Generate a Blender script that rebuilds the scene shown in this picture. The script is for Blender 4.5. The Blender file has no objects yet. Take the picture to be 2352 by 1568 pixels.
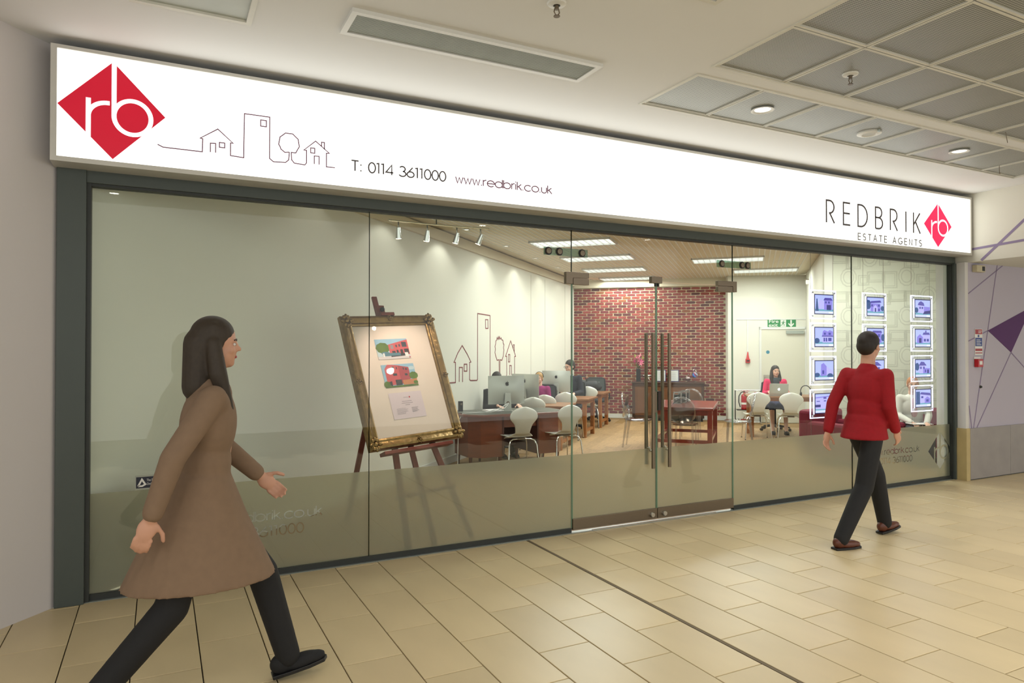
import bpy, bmesh, math, random
from mathutils import Vector, Matrix
random.seed(7)
D = bpy.data; SC = bpy.context.scene; COL = SC.collection
R = math.radians

# ------------------------------------------------------------------ camera, world, exposure
cam_d = D.cameras.new('camera'); cam = D.objects.new('camera', cam_d); COL.objects.link(cam)
cam.location = (0, -5.207, 1.62)
cam.rotation_euler = (R(90.616), 0, R(-26.99))
cam_d.sensor_width = 36; cam_d.lens = 1586.2 / 2352 * 36; cam_d.clip_start = .05
SC.camera = cam
SC.view_settings.view_transform = 'Standard'
try: SC.view_settings.look = 'None'
except Exception: pass
SC.view_settings.exposure = 0.06; SC.view_settings.gamma = 1
SC.view_settings.use_curve_mapping = False
W = D.worlds.new('mall_air'); SC.world = W; W.use_nodes = True
W.node_tree.nodes['Background'].inputs[0].default_value = (1.0, .975, .915, 1)
W.node_tree.nodes['Background'].inputs[1].default_value = 1.15
try:
    SC.cycles.transparent_max_bounces = 20; SC.cycles.use_light_tree = False; SC.cycles.max_bounces = 4; SC.cycles.diffuse_bounces = 2; SC.cycles.glossy_bounces = 2; SC.cycles.transmission_bounces = 3
    SC.cycles.sample_clamp_indirect = 4; SC.cycles.use_adaptive_sampling = True; SC.cycles.adaptive_threshold = .03; SC.cycles.caustics_reflective = False; SC.cycles.caustics_refractive = False
except Exception: pass

def lamp(name, kind, loc, power, col=(1, .95, .86), parent=None, size=.2, size_y=None, aim=None, spot=60, blend=.5):
    l = D.lights.new(name, kind); l.energy = power; l.color = col
    if kind == 'AREA':
        l.shape = 'RECTANGLE'; l.size = size; l.size_y = size_y or size
    elif kind == 'SPOT':
        l.spot_size = R(spot); l.spot_blend = blend; l.shadow_soft_size = size
    else: l.shadow_soft_size = size
    o = D.objects.new(name, l); COL.objects.link(o); o.location = loc; o.parent = parent
    if aim is not None:
        o.rotation_euler = Vector(aim).to_track_quat('-Z', 'Y').to_euler()
    return o

# ------------------------------------------------------------------ helpers
def lin(c):
    f = lambda v: v / 12.92 if v <= .04045 else ((v + .055) / 1.055) ** 2.4
    return tuple(f(v / 255) for v in c) + (1,)
MATS = {}
def mat(name, rgb, rough=.5, metal=0, var=.06, scale=6, bump=0, coat=0, emit=0, rnd=0, spec=.5, stretch=None):
    if name in MATS: return MATS[name]
    m = D.materials.new(name); m.use_nodes = True; nt = m.node_tree; b = nt.nodes['Principled BSDF']
    c = lin(rgb)
    b.inputs['Roughness'].default_value = rough; b.inputs['Metallic'].default_value = metal
    b.inputs['Specular IOR Level'].default_value = spec
    if coat: b.inputs['Coat Weight'].default_value = coat; b.inputs['Coat Roughness'].default_value = .08
    tc = nt.nodes.new('ShaderNodeTexCoord'); no = nt.nodes.new('ShaderNodeTexNoise'); no.inputs['Scale'].default_value = scale
    no.inputs['Detail'].default_value = 4
    src = tc.outputs['Object']
    if stretch:
        mp = nt.nodes.new('ShaderNodeMapping'); mp.inputs['Scale'].default_value = stretch
        nt.links.new(src, mp.inputs[0]); src = mp.outputs[0]
    nt.links.new(src, no.inputs['Vector'])
    mx = nt.nodes.new('ShaderNodeMix'); mx.data_type = 'RGBA'
    lo = tuple(max(0, v * (1 - 2 * var)) for v in c[:3]) + (1,); hi = tuple(min(1, v * (1 + 2 * var)) for v in c[:3]) + (1,)
    mx.inputs[6].default_value = lo; mx.inputs[7].default_value = hi
    nt.links.new(no.outputs['Fac'], mx.inputs[0]); out = mx.outputs[2]
    if rnd:
        oi = nt.nodes.new('ShaderNodeObjectInfo'); mr = nt.nodes.new('ShaderNodeMapRange')
        mr.inputs[3].default_value = 1 - rnd; mr.inputs[4].default_value = 1 + rnd
        nt.links.new(oi.outputs['Random'], mr.inputs[0])
        vm = nt.nodes.new('ShaderNodeVectorMath'); vm.operation = 'SCALE'
        nt.links.new(out, vm.inputs[0]); nt.links.new(mr.outputs[0], vm.inputs['Scale']); out = vm.outputs[0]
    nt.links.new(out, b.inputs['Base Color'])
    if bump:
        bp = nt.nodes.new('ShaderNodeBump'); bp.inputs['Strength'].default_value = bump; bp.inputs['Distance'].default_value = .01
        nt.links.new(no.outputs['Fac'], bp.inputs['Height']); nt.links.new(bp.outputs[0], b.inputs['Normal'])
    if emit:
        b.inputs['Emission Color'].default_value = c; b.inputs['Emission Strength'].default_value = emit; quiet(m)
    MATS[name] = m; return m
def quiet(m):      # small glowing faces need no light sampling of their own
    try: m.cycles.emission_sampling = 'NONE'
    except Exception: pass
def emis(name, rgb, s):
    if name in MATS: return MATS[name]
    m = D.materials.new(name); m.use_nodes = True; nt = m.node_tree; nt.nodes.clear()
    e = nt.nodes.new('ShaderNodeEmission'); e.inputs[0].default_value = lin(rgb); e.inputs[1].default_value = s
    o = nt.nodes.new('ShaderNodeOutputMaterial'); nt.links.new(e.outputs[0], o.inputs[0]); MATS[name] = m
    if name != 'lightbox_face': quiet(m)
    return m
def clear(name, tint=(1, 1, 1), f0=.04, refl=1.0, rough=.0):
    """thin clear sheet: see-through with a Schlick reflection"""
    if name in MATS: return MATS[name]
    m = D.materials.new(name); m.use_nodes = True; nt = m.node_tree; nt.nodes.clear(); N = nt.nodes.new
    t = N('ShaderNodeBsdfTransparent'); t.inputs[0].default_value = (*tint, 1)
    g = N('ShaderNodeBsdfGlossy'); g.inputs['Roughness'].default_value = rough
    lw = N('ShaderNodeLayerWeight'); lw.inputs[0].default_value = .5
    p = N('ShaderNodeMath'); p.operation = 'POWER'; p.inputs[1].default_value = 5
    a = N('ShaderNodeMath'); a.operation = 'MULTIPLY_ADD'; a.inputs[1].default_value = (1 - f0) * refl; a.inputs[2].default_value = f0 * refl
    mx = N('ShaderNodeMixShader'); o = N('ShaderNodeOutputMaterial'); L = nt.links.new
    L(lw.outputs['Facing'], p.inputs[0]); L(p.outputs[0], a.inputs[0]); L(a.outputs[0], mx.inputs[0])
    L(t.outputs[0], mx.inputs[1]); L(g.outputs[0], mx.inputs[2]); L(mx.outputs[0], o.inputs[0])
    MATS[name] = m; return m
def frosted(name, rgb, clearness=.1):
    if name in MATS: return MATS[name]
    m = D.materials.new(name); m.use_nodes = True; nt = m.node_tree; nt.nodes.clear(); N = nt.nodes.new; L = nt.links.new
    c = lin(rgb)
    tr = N('ShaderNodeBsdfTranslucent'); tr.inputs[0].default_value = c
    df = N('ShaderNodeBsdfDiffuse'); df.inputs[0].default_value = c
    rf = N('ShaderNodeBsdfRefraction'); rf.inputs[0].default_value = c; rf.inputs['Roughness'].default_value = .2; rf.inputs['IOR'].default_value = 1.25
    tp = N('ShaderNodeBsdfTransparent'); tp.inputs[0].default_value = c
    a = N('ShaderNodeMixShader'); a.inputs[0].default_value = .5; L(tr.outputs[0], a.inputs[1]); L(df.outputs[0], a.inputs[2])
    b = N('ShaderNodeMixShader'); b.inputs[0].default_value = .6; L(a.outputs[0], b.inputs[1]); L(rf.outputs[0], b.inputs[2])
    d = N('ShaderNodeMixShader'); d.inputs[0].default_value = clearness; L(b.outputs[0], d.inputs[1]); L(tp.outputs[0], d.inputs[2])
    o = N('ShaderNodeOutputMaterial'); L(d.outputs[0], o.inputs[0]); MATS[name] = m; return m
def perforated(name, rgb, hole, pitch):
    if name in MATS: return MATS[name]
    m = mat(name, rgb, .45, .35, .03); nt = m.node_tree; N = nt.nodes.new; L = nt.links.new
    b = nt.nodes['Principled BSDF']; base = b.inputs['Base Color'].links[0].from_socket
    tc = N('ShaderNodeTexCoord'); sp = N('ShaderNodeSeparateXYZ'); L(tc.outputs['Object'], sp.inputs[0])
    ss = []
    for i in (0, 1):
        k = N('ShaderNodeMath'); k.operation = 'MULTIPLY'; k.inputs[1].default_value = 2 * math.pi / pitch; L(sp.outputs[i], k.inputs[0])
        s = N('ShaderNodeMath'); s.operation = 'SINE'; L(k.outputs[0], s.inputs[0]); ss.append(s)
    ad = N('ShaderNodeMath'); ad.operation = 'ADD'; L(ss[0].outputs[0], ad.inputs[0]); L(ss[1].outputs[0], ad.inputs[1])
    gt = N('ShaderNodeMath'); gt.operation = 'GREATER_THAN'; gt.inputs[1].default_value = .35; L(ad.outputs[0], gt.inputs[0])
    mx = N('ShaderNodeMix'); mx.data_type = 'RGBA'; mx.inputs[7].default_value = lin(hole)
    L(gt.outputs[0], mx.inputs[0]); L(base, mx.inputs[6]); L(mx.outputs[2], b.inputs['Base Color'])
    return m

def rot_to(d):
    return Vector(d).normalized().to_track_quat('Z', 'Y').to_matrix().to_4x4()
class MB:
    def __init__(s): s.v = []; s.f = []; s.mi = []; s.cur = 0
    def add(s, vs, fs, M=None):
        n = len(s.v)
        s.v += [tuple(M @ Vector(v)) if M else tuple(v) for v in vs]
        s.f += [tuple(i + n for i in f) for f in fs]; s.mi += [s.cur] * len(fs); return s
    def box(s, x0, x1, y0, y1, z0, z1, M=None):
        v = [(x, y, z) for z in (z0, z1) for y in (y0, y1) for x in (x0, x1)]
        return s.add(v, [(0, 2, 3, 1), (4, 5, 7, 6), (0, 1, 5, 4), (2, 6, 7, 3), (0, 4, 6, 2), (1, 3, 7, 5)], M)
    def prism(s, poly, z0, z1, M=None):
        n = len(poly); v = [(x, y, z0) for x, y in poly] + [(x, y, z1) for x, y in poly]
        ar = sum(poly[i][0] * poly[(i + 1) % n][1] - poly[(i + 1) % n][0] * poly[i][1] for i in range(n))
        f = [tuple(range(n))[::-1], tuple(range(n, 2 * n))] + [(i, (i + 1) % n, n + (i + 1) % n, n + i) for i in range(n)]
        if ar < 0: f = [q[::-1] for q in f]
        return s.add(v, f, M)
    def cyl(s, p0, p1, r0, r1=None, n=12):
        p0 = Vector(p0); p1 = Vector(p1); r1 = r0 if r1 is None else r1; q = rot_to(p1 - p0)
        v = []
        for p, r in ((p0, r0), (p1, r1)):
            v += [tuple(p + q @ Vector((r * math.cos(2 * math.pi * i / n), r * math.sin(2 * math.pi * i / n), 0))) for i in range(n)]
        f = [tuple(range(n))[::-1], tuple(range(n, 2 * n))] + [(i, (i + 1) % n, n + (i + 1) % n, n + i) for i in range(n)]
        return s.add(v, f)
    def tube(s, pts, r, n=8, closed=False, flat=None):
        P = [Vector(p) for p in pts]; m = len(P); v = []; ref = None
        rs = r if isinstance(r, (list, tuple)) else [r] * m
        for i in range(m):
            a = P[(i - 1) % m] if (i or closed) else P[0]; b = P[(i + 1) % m] if (i < m - 1 or closed) else P[-1]
            t = (b - a).normalized()
            if ref is None:
                ref = Vector((0, 0, 1)) if abs(t.z) < .9 else Vector((1, 0, 0))
            x = t.cross(ref)
            if x.length < 1e-4: x = t.orthogonal()
            x.normalize(); y = x.cross(t).normalized(); ref = y
            fy = 1 if flat is None else flat
            v += [tuple(P[i] + x * rs[i] * math.cos(2 * math.pi * k / n) + y * rs[i] * fy * math.sin(2 * math.pi * k / n)) for k in range(n)]
        f = []
        for i in range(m if closed else m - 1):
            j = (i + 1) % m
            f += [(i * n + k, i * n + (k + 1) % n, j * n + (k + 1) % n, j * n + k) for k in range(n)]
        if not closed: f += [tuple(range(n))[::-1], tuple(range((m - 1) * n, m * n))]
        return s.add(v, f)
    def lathe(s, prof, n=24, M=None):
        v = []; f = []; m = len(prof)
        for r, z in prof: v += [(max(r, 1e-4) * math.cos(2 * math.pi * k / n), max(r, 1e-4) * math.sin(2 * math.pi * k / n), z) for k in range(n)]
        for i in range(m - 1): f += [(i * n + k, i * n + (k + 1) % n, (i + 1) * n + (k + 1) % n, (i + 1) * n + k) for k in range(n)]
        f += [tuple(range(n))[::-1], tuple(range((m - 1) * n, m * n))]
        return s.add(v, f, M)
    def ball(s, c, r, n=16, m=10, M=None):
        r = r if isinstance(r, (tuple, list)) else (r, r, r); v = [(c[0], c[1], c[2] - r[2])]; f = []
        for i in range(1, m):
            a = -math.pi / 2 + math.pi * i / m
            v += [(c[0] + r[0] * math.cos(a) * math.cos(2 * math.pi * k / n), c[1] + r[1] * math.cos(a) * math.sin(2 * math.pi * k / n), c[2] + r[2] * math.sin(a)) for k in range(n)]
        v.append((c[0], c[1], c[2] + r[2])); t = len(v) - 1
        f += [(0, 1 + (k + 1) % n, 1 + k) for k in range(n)]
        for i in range(m - 2): f += [(1 + i * n + k, 1 + i * n + (k + 1) % n, 1 + (i + 1) * n + (k + 1) % n, 1 + (i + 1) * n + k) for k in range(n)]
        f += [(t, 1 + (m - 2) * n + k, 1 + (m - 2) * n + (k + 1) % n) for k in range(n)]
        return s.add(v, f, M)
    def caps(s, p0, p1, r0, r1=None, n=14):
        r1 = r0 if r1 is None else r1
        s.ball(p0, r0, n, 8); s.ball(p1, r1, n, 8); return s.cyl(p0, p1, r0, r1, n)
    def ribbon(s, pts, w, y0, y1, closed=False, M=None):
        """flat band of width w along a polyline in the XZ plane, from depth y0 to y1"""
        P = [Vector((p[0], p[1])) for p in pts]; m = len(P); L = []; Rr = []
        for i in range(m):
            a = P[(i - 1) % m] if (i or closed) else None; b = P[(i + 1) % m] if (i < m - 1 or closed) else None
            d1 = (P[i] - a).normalized() if a is not None and (P[i] - a).length > 1e-7 else None
            d2 = (b - P[i]).normalized() if b is not None and (b - P[i]).length > 1e-7 else None
            d1 = d1 or d2; d2 = d2 or d1
            n1 = Vector((-d1.y, d1.x)); n2 = Vector((-d2.y, d2.x)); q = n1 + n2
            q = q / max(.35, q.length_squared / 2) if q.length > 1e-6 else n1
            L.append(P[i] + q * w / 2); Rr.append(P[i] - q * w / 2)
        v = [(p.x, y0, p.y) for p in L] + [(p.x, y0, p.y) for p in Rr] + [(p.x, y1, p.y) for p in L] + [(p.x, y1, p.y) for p in Rr]
        f = []
        for i in range(m if closed else m - 1):
            j = (i + 1) % m
            f += [(i, j, m + j, m + i), (2 * m + i, 3 * m + i, 3 * m + j, 2 * m + j), (i, 2 * m + i, 2 * m + j, j), (m + i, m + j, 3 * m + j, 3 * m + i)]
        if not closed: f += [(0, m, 3 * m, 2 * m), (m - 1, 3 * m - 1, 4 * m - 1, 2 * m - 1)]
        return s.add(v, f, M)
    def mesh(s, name='m', mats=(), smooth=None):
        me = D.meshes.new(name); me.from_pydata(s.v, [], s.f)
        for m in (mats if isinstance(mats, (list, tuple)) else [mats]): me.materials.append(m)
        if len(me.materials) > 1: me.polygons.foreach_set('material_index', s.mi)
        if smooth:
            me.polygons.foreach_set('use_smooth', [True] * len(me.polygons))
            try: me.set_sharp_from_angle(angle=R(smooth))
            except Exception: pass
        me.update(); return me
    def build(s, name, mats, parent=None, smooth=None, bevel=0, loc=None, rz=0):
        return obj(name, s.mesh(name, mats, smooth), parent, loc, rz, bevel)
def obj(name, me, parent=None, loc=None, rz=0, bevel=0):
    o = D.objects.new(name, me); COL.objects.link(o); o.parent = parent
    if loc: o.location = loc
    if rz: o.rotation_euler = (0, 0, rz)
    if bevel:
        b = o.modifiers.new('b', 'BEVEL'); b.width = bevel; b.segments = 2; b.limit_method = 'ANGLE'; b.angle_limit = R(40)
    return o
def thing(name, label, cat, loc=(0, 0, 0), rz=0, group=None):
    o = D.objects.new(name, None); COL.objects.link(o); o.empty_display_size = .1
    o.location = loc; o.rotation_euler = (0, 0, rz); return tag(o, label, cat, group)
def tag(o, label, cat, group=None):
    o['label'] = label; o['category'] = cat
    if group: o['group'] = group
    return o
def struct(o): o['kind'] = 'structure'; return o
KIDS = {}
def copy_tree(o, label, loc=None, rz=None, parent=None):
    c = o.copy(); COL.objects.link(c); c.parent = parent
    if label: c['label'] = label
    if loc is not None: c.location = loc
    if rz is not None: c.rotation_euler = (0, 0, rz)
    for k in [k for k in o.children]: copy_tree(k, None, parent=c)
    return c
def arc(cx, cy, rx, ry, a0, a1, n=16):
    return [(cx + rx * math.cos(R(a0 + (a1 - a0) * i / n)), cy + ry * math.sin(R(a0 + (a1 - a0) * i / n))) for i in range(n + 1)]

# ------------------------------------------------------------------ monoline lettering (cap height 1)
X = .72
G = {
 '0': (.58, [arc(.26, .5, .24, .5, 0, 360, 28)]), '1': (.34, [[(0, .96), (.16, 1), (.16, 0)]]),
 '4': (.62, [[(.42, 0), (.42, 1), (0, .24), (.54, .24)]]),
 '3': (.6, [arc(.26, .75, .21, .25, 150, -90, 14) + arc(.26, .26, .26, .26, 90, -155, 16)[1:]]),
 '6': (.62, [arc(.27, .28, .26, .28, 0, 360, 24), [(.42, 1), (.05, .4)]]),
 'T': (.56, [[(0, 1), (.5, 1)], [(.25, 1), (.25, 0)]]), ':': (.3, [[(.1, .0), (.1, .13)], [(.1, .57), (.1, .7)]]),
 '.': (.22, [[(.06, 0), (.06, .12)]]), ' ': (.32, []),
 'w': (.78, [[(0, X), (.17, 0), (.34, X * .92), (.51, 0), (.68, X)]]),
 'r': (.36, [[(0, 0), (0, X)], arc(.26, .42, .26, .29, 180, 85, 8)]),
 'e': (.78, [[(.03, .36), (.69, .36)] + arc(.36, .36, .34, .36, 0, 318, 24)[1:]]),
 'd': (.8, [arc(.34, .36, .34, .36, 0, 360, 24), [(.68, 0), (.68, 1)]]), 'b': (.8, [arc(.34, .36, .34, .36, 0, 360, 24), [(0, 0), (0, 1)]]),
 'i': (.18, [[(.03, 0), (.03, X)], [(.03, .88), (.03, 1)]]), 'k': (.5, [[(0, 0), (0, 1)], [(.4, X), (.02, .34)], [(.13, .44), (.44, 0)]]),
 'c': (.74, [arc(.36, .36, .35, .36, 42, 318, 20)]), 'o': (.78, [arc(.35, .36, .35, .36, 0, 360, 24)]),
 'u': (.62, [[(0, X)] + arc(.25, .26, .25, .26, 180, 360, 12) + [(.5, X)]]),
 'R': (.62, [[(0, 0), (0, 1), (.2, 1)] + arc(.2, .72, .26, .28, 90, -90, 12)[1:] + [(.16, .44)], [(.2, .44), (.48, 0)]]),
 'E': (.5, [[(.42, 1), (0, 1), (0, 0), (.42, 0)], [(0, .52), (.4, .52)]]),
 'D': (.72, [[(0, 0), (0, 1), (.18, 1)] + arc(.18, .5, .42, .5, 90, -90, 18)[1:] + [(0, 0)]]),
 'B': (.58, [[(0, 0), (0, 1), (.2, 1)] + arc(.2, .76, .22, .24, 90, -90, 10)[1:] + [(0, .52)], [(.2, .52)] + arc(.2, .26, .27, .26, 90, -90, 12)[1:] + [(0, 0)]]),
 'I': (.16, [[(.04, 0), (.04, 1)]]), 'K': (.56, [[(0, 0), (0, 1)], [(.46, 1), (.02, .42)], [(.14, .56), (.48, 0)]]),
 'S': (.5, [arc(.21, .76, .2, .24, 40, 270, 14) + arc(.21, .27, .21, .26, 90, -140, 14)[1:]]),
 'A': (.62, [[(0, 0), (.27, 1), (.54, 0)], [(.1, .34), (.44, .34)]]), 'G': (.78, [arc(.36, .5, .35, .5, 48, 350, 22) + [(.4, .44)]]),
 'N': (.62, [[(0, 0), (0, 1), (.5, 0), (.5, 1)]]),
 'h': (.6, [[(0, 0), (0, 1)], [(0, .45)] + arc(.24, .46, .24, .26, 180, 0, 8) + [(.48, 0)]]),
}
def text_paths(txt, x, z, h, width=None, track=0):
    adv = sum(G[c][0] + track for c in txt) - track; k = h if width is None else width / adv
    out = []; cx = 0
    for c in txt:
        a, pls = G[c]
        for pl in pls: out.append([(x + (cx + px) * k, z + pz * h) for px, pz in pl])
        cx += a + track
    return out
def text_mb(txt, x, z, h, stroke, y0, y1, width=None, track=0, mb=None):
    mb = mb or MB()
    for p in text_paths(txt, x, z, h, width, track):
        cl = len(p) > 6 and (Vector(p[0]) - Vector(p[-1])).length < 1e-5
        mb.ribbon(p[:-1] if cl else p, stroke, y0, y1, cl)
    return mb
def boolean(base, cutter, op='DIFFERENCE'):
    for me in (base, cutter):
        bm = bmesh.new(); bm.from_mesh(me); bmesh.ops.recalc_face_normals(bm, faces=bm.faces); bm.to_mesh(me); bm.free()
    a = D.objects.new('bool_a', base); b = D.objects.new('bool_b', cutter); COL.objects.link(a); COL.objects.link(b)
    m = a.modifiers.new('x', 'BOOLEAN'); m.object = b; m.operation = op; m.solver = 'EXACT'; m.use_self = True
    dg = bpy.context.evaluated_depsgraph_get(); me = D.meshes.new_from_object(a.evaluated_get(dg))
    D.objects.remove(a); D.objects.remove(b); return me
def rb_strokes(mb, y0, y1, sx=1, sz=1, ox=0, oz=0, w=.092):
    s = lambda pts: [(ox + x * sx, oz + z * sz) for x, z in pts]
    mb.ribbon(s([(.02, 1.2), (.02, -.1)]), w * sx, y0, y1); mb.ribbon(s(arc(.37, -.1, .35, .35, 0, 360, 48)[:-1]), w * sx, y0 - .0011, y1 + .0013, True)
    mb.ribbon(s([(-.45, .2), (-.45, -.9)]), w * sx, y0, y1)
    mb.ribbon(s(arc(-.1, -.16, .35, .30, 180, 92, 12) + [(-.06, .14)]), w * sx, y0 - .0007, y1 + .0007)
    return mb
def logo_mesh(y0, y1, sx, sz):
    d = MB(); M = Matrix.Rotation(R(90), 4, 'X')
    d.prism([(-sx, 0), (0, -sz), (sx, 0), (0, sz)], -y1, -y0, M)
    return boolean(d.mesh('logo'), rb_strokes(MB(), y0 - .01, y1 + .01, sx, sz).mesh('cut'))
# ------------------------------------------------------------------ materials
M_wall = mat('white_paint', (218, 213, 212), .85, var=.012, scale=1.2)
M_mallceil = mat('ceiling_paint', (238, 238, 236), .9, var=.02, scale=.9)
M_tile = mat('cream_stone_tile', (216, 196, 154), .34, var=.075, scale=2.2, rnd=.05, stretch=(1.2, .5, 1), spec=.45)
M_grout = mat('dark_grout', (48, 40, 30), .9)
M_grey = mat('grey_frame', (78, 86, 82), .45, .1, .02)
M_greyd = mat('dark_grey_frame', (52, 56, 54), .5, .1, .02)
M_alu = mat('pale_aluminium', (168, 176, 170), .4, .6, .03)
M_steel = mat('brushed_steel', (128, 116, 100), .38, .85, .04, 30, stretch=(1, 1, 12))
M_steelb = mat('bright_steel', (205, 203, 198), .22, .95, .02)
M_chrome = mat('chrome', (225, 225, 222), .08, 1, .01)
M_glass = clear('window_glass', (.955, .985, .965), .035, .8)
M_edge = mat('green_glass_edge', (120, 160, 135), .15, 0, .03, coat=.5)
M_film = frosted('frosted_film', (240, 235, 218), .05)
M_black = mat('black_plastic', (22, 22, 23), .45, 0, .03)
M_white = mat('white_plastic', (232, 232, 226), .4, 0, .015)
M_lightbox = emis('lightbox_face', (255, 254, 246), 2.0)
M_signred = mat('red_vinyl', (196, 10, 44), .4, 0, .05, 3, emit=.55)
M_signgrey = mat('grey_vinyl', (88, 82, 84), .6, 0, .02)
M_signpurple = mat('plum_vinyl', (138, 96, 122), .6, 0, .02)
M_cream = mat('cream_shop_paint', (232, 230, 216), .8, 0, .012, 1.5)
M_soffit = mat('soffit_paint', (226, 216, 190), .8, 0, .012)
M_purple = mat('purple_paint', (84, 34, 98), .7, 0, .03)
M_lilac = mat('lilac_wall_paint', (196, 190, 204), .8, 0, .02, 1)
M_line = mat('purple_line_paint', (152, 138, 170), .8)
M_stone = mat('grey_stone_cladding', (158, 152, 148), .55, 0, .08, 5)
M_stoney = mat('yellow_lit_stone', (196, 176, 124), .6, 0, .08, 8)  # plinth end: the yellow light falling on it is put into the colour
M_perf = perforated('perforated_metal', (188, 190, 183), (92, 94, 89), .014)
M_brass = mat('gold_leaf', (146, 118, 74), .3, .85, .3, 26, bump=.4)

# ------------------------------------------------------------------ mall floor
fl = MB().box(-4, 15, -9, .0, -.1, -.012).build('floor', M_grout); struct(fl)
cols = []
x = .8395
while x > -2.6: x -= .3216; cols.insert(0, x)
ks = len(cols); cols = [(c, .3216, i - ks) for i, c in enumerate(cols)]
cols += [(.8395 + .3216 * k, .3216, k) for k in range(6)]
xx = 2.793
for k in range(6, 38): cols.append((xx, .3235, k)); xx += .3235
cells = []
fx, fy = math.sin(R(26.99)), math.cos(R(26.99))
for (cx, cw, k) in cols:
    ph = -.3926 if k % 2 == 0 else -.080
    ys = [-.035]; y = ph
    while y > -6: 
        if y < -.05: ys.append(y)
        y -= .6315
    if ys[1] > -.055: ys.pop(1)
    for a, b in zip(ys[:-1], ys[1:]):
        mx, my = cx + cw / 2, (a + b) / 2; dx, dy = mx, my + 5.207
        zc = dx * fx + dy * fy; lat = dx * fy - dy * fx
        if zc < .8: vis = False
        else:
            px = 1176 + 1586 * lat / zc; py = 784 + 1586 * (1.62 - zc * .0107) / zc
            vis = -230 < px < 2560 and py < 1760
        if mx > 8.75 and b > -.3: vis = vis and True
        cells.append((zc, vis, cx, cw, a, b))
vis = sorted([c for c in cells if c[1]], key=lambda c: c[0])
tmesh = {}
def tile_mesh(w, l):
    k = (round(w, 4), round(l, 4))
    if k not in tmesh:
        g = .003; m = MB(); e = .0025
        p = lambda i: [(-w / 2 + g + i, -l / 2 + g + i), (w / 2 - g - i, -l / 2 + g + i), (w / 2 - g - i, l / 2 - g - i), (-w / 2 + g + i, l / 2 - g - i)]
        v = [(x, y, -.012) for x, y in p(0)] + [(x, y, -e * .6) for x, y in p(0)] + [(x, y, 0) for x, y in p(e)]
        m.add(v, [(i, (i + 1) % 4, 4 + (i + 1) % 4, 4 + i) for i in range(4)] + [(4 + i, 4 + (i + 1) % 4, 8 + (i + 1) % 4, 8 + i) for i in range(4)] + [(8, 9, 10, 11)])
        tmesh[k] = m.mesh('tile', M_tile)
    return tmesh[k]
for (zc, v, cx, cw, a, b) in vis[:300]:
    obj('tile', tile_mesh(cw, a - b), fl, (cx + cw / 2, (a + b) / 2, random.uniform(-.0006, .0004)))
rest = MB()
for (zc, v, cx, cw, a, b) in vis[300:] + [c for c in cells if not c[1]]:
    rest.box(cx + .002, cx + cw - .002, b + .002, a - .002, -.012, 0)
o = rest.build('tiles', M_tile, fl); o['kind'] = 'stuff'
MB().box(2.772, 2.79, -6, -.035, -.012, -.001).build('expansion_joint', mat('joint_rubber', (120, 106, 84), .8), fl)

# ------------------------------------------------------------------ mall ceiling with inset panels
ZC = 3.524
holes = [(.95, 2.62, -1.39, -1.085), (-.162, .467, -2.3, -.914), (3.31, 8.46, -1.545, -.895), (3.31, 8.46, -5.2, -1.69), (2.2, 2.72, -3.2, -2.34)]
cl = MB(); xs = sorted({-4, 15} | {h[0] for h in holes} | {h[1] for h in holes}); ys = sorted({-5.2, 0} | {h[2] for h in holes} | {h[3] for h in holes})
for i in range(len(xs) - 1):
    for j in range(len(ys) - 1):
        mx, my = (xs[i] + xs[i + 1]) / 2, (ys[j] + ys[j + 1]) / 2
        if not any(h[0] < mx < h[1] and h[2] < my < h[3] for h in holes):
            cl.box(xs[i], xs[i + 1], ys[j], ys[j + 1], ZC, ZC + .08)
ceil = cl.build('ceiling', M_mallceil); struct(ceil)
MB().box(-4, 15, -5.2, 0, ZC + .3, ZC + .34).build('ceiling_void', mat('void', (30, 30, 30), .9), ceil)
# perforated panels: one strip of tiles by the sign, three rows beyond it
def cpanel(x0, x1, y0, y1, m, z=ZC + .012):
    p = MB(); w, l = x1 - x0, y1 - y0
    p.box(-w / 2 + .006, w / 2 - .006, -l / 2 + .006, l / 2 - .006, 0, .02)
    return p.build('panel', m, ceil, loc=((x0 + x1) / 2, (y0 + y1) / 2, z))
M_bead = mat('white_bead', (226, 224, 212), .5)
def rim(x0, x1, y0, y1, w, z0, z1, name, parent, m=M_bead):
    b = MB(); b.box(x0, x1, y0, y0 + w, z0, z1); b.box(x0, x1, y1 - w, y1, z0, z1); b.box(x0, x0 + w, y0 + w, y1 - w, z0, z1); b.box(x1 - w, x1, y0 + w, y1 - w, z0, z1)
    return b.build(name, m, parent)
ty = [-1.69, -2.345, -3.005, -3.665, -4.325, -5.0]
for k in range(8):
    x0, x1 = 3.325 + k * .642, 3.325 + (k + 1) * .642
    cpanel(x0, x1, -1.53, -.91, M_perf)
    rim(x0 + .004, x1 - .004, -1.528, -.912, .014, ZC + .002, ZC + .014, 'bead', ceil)
    for r in range(5):
        cpanel(x0, x1, ty[r + 1], ty[r], M_perf)
        rim(x0 + .004, x1 - .004, ty[r + 1] + .004, ty[r] - .004, .018, ZC + .002, ZC + .014, 'bead', ceil)
rim(3.3, 8.47, -1.55, -.89, .016, ZC - .006, ZC + .03, 'edge_trim', ceil)
rim(3.3, 8.47, -5.1, -1.685, .016, ZC - .006, ZC + .03, 'edge_trim', ceil)
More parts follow.
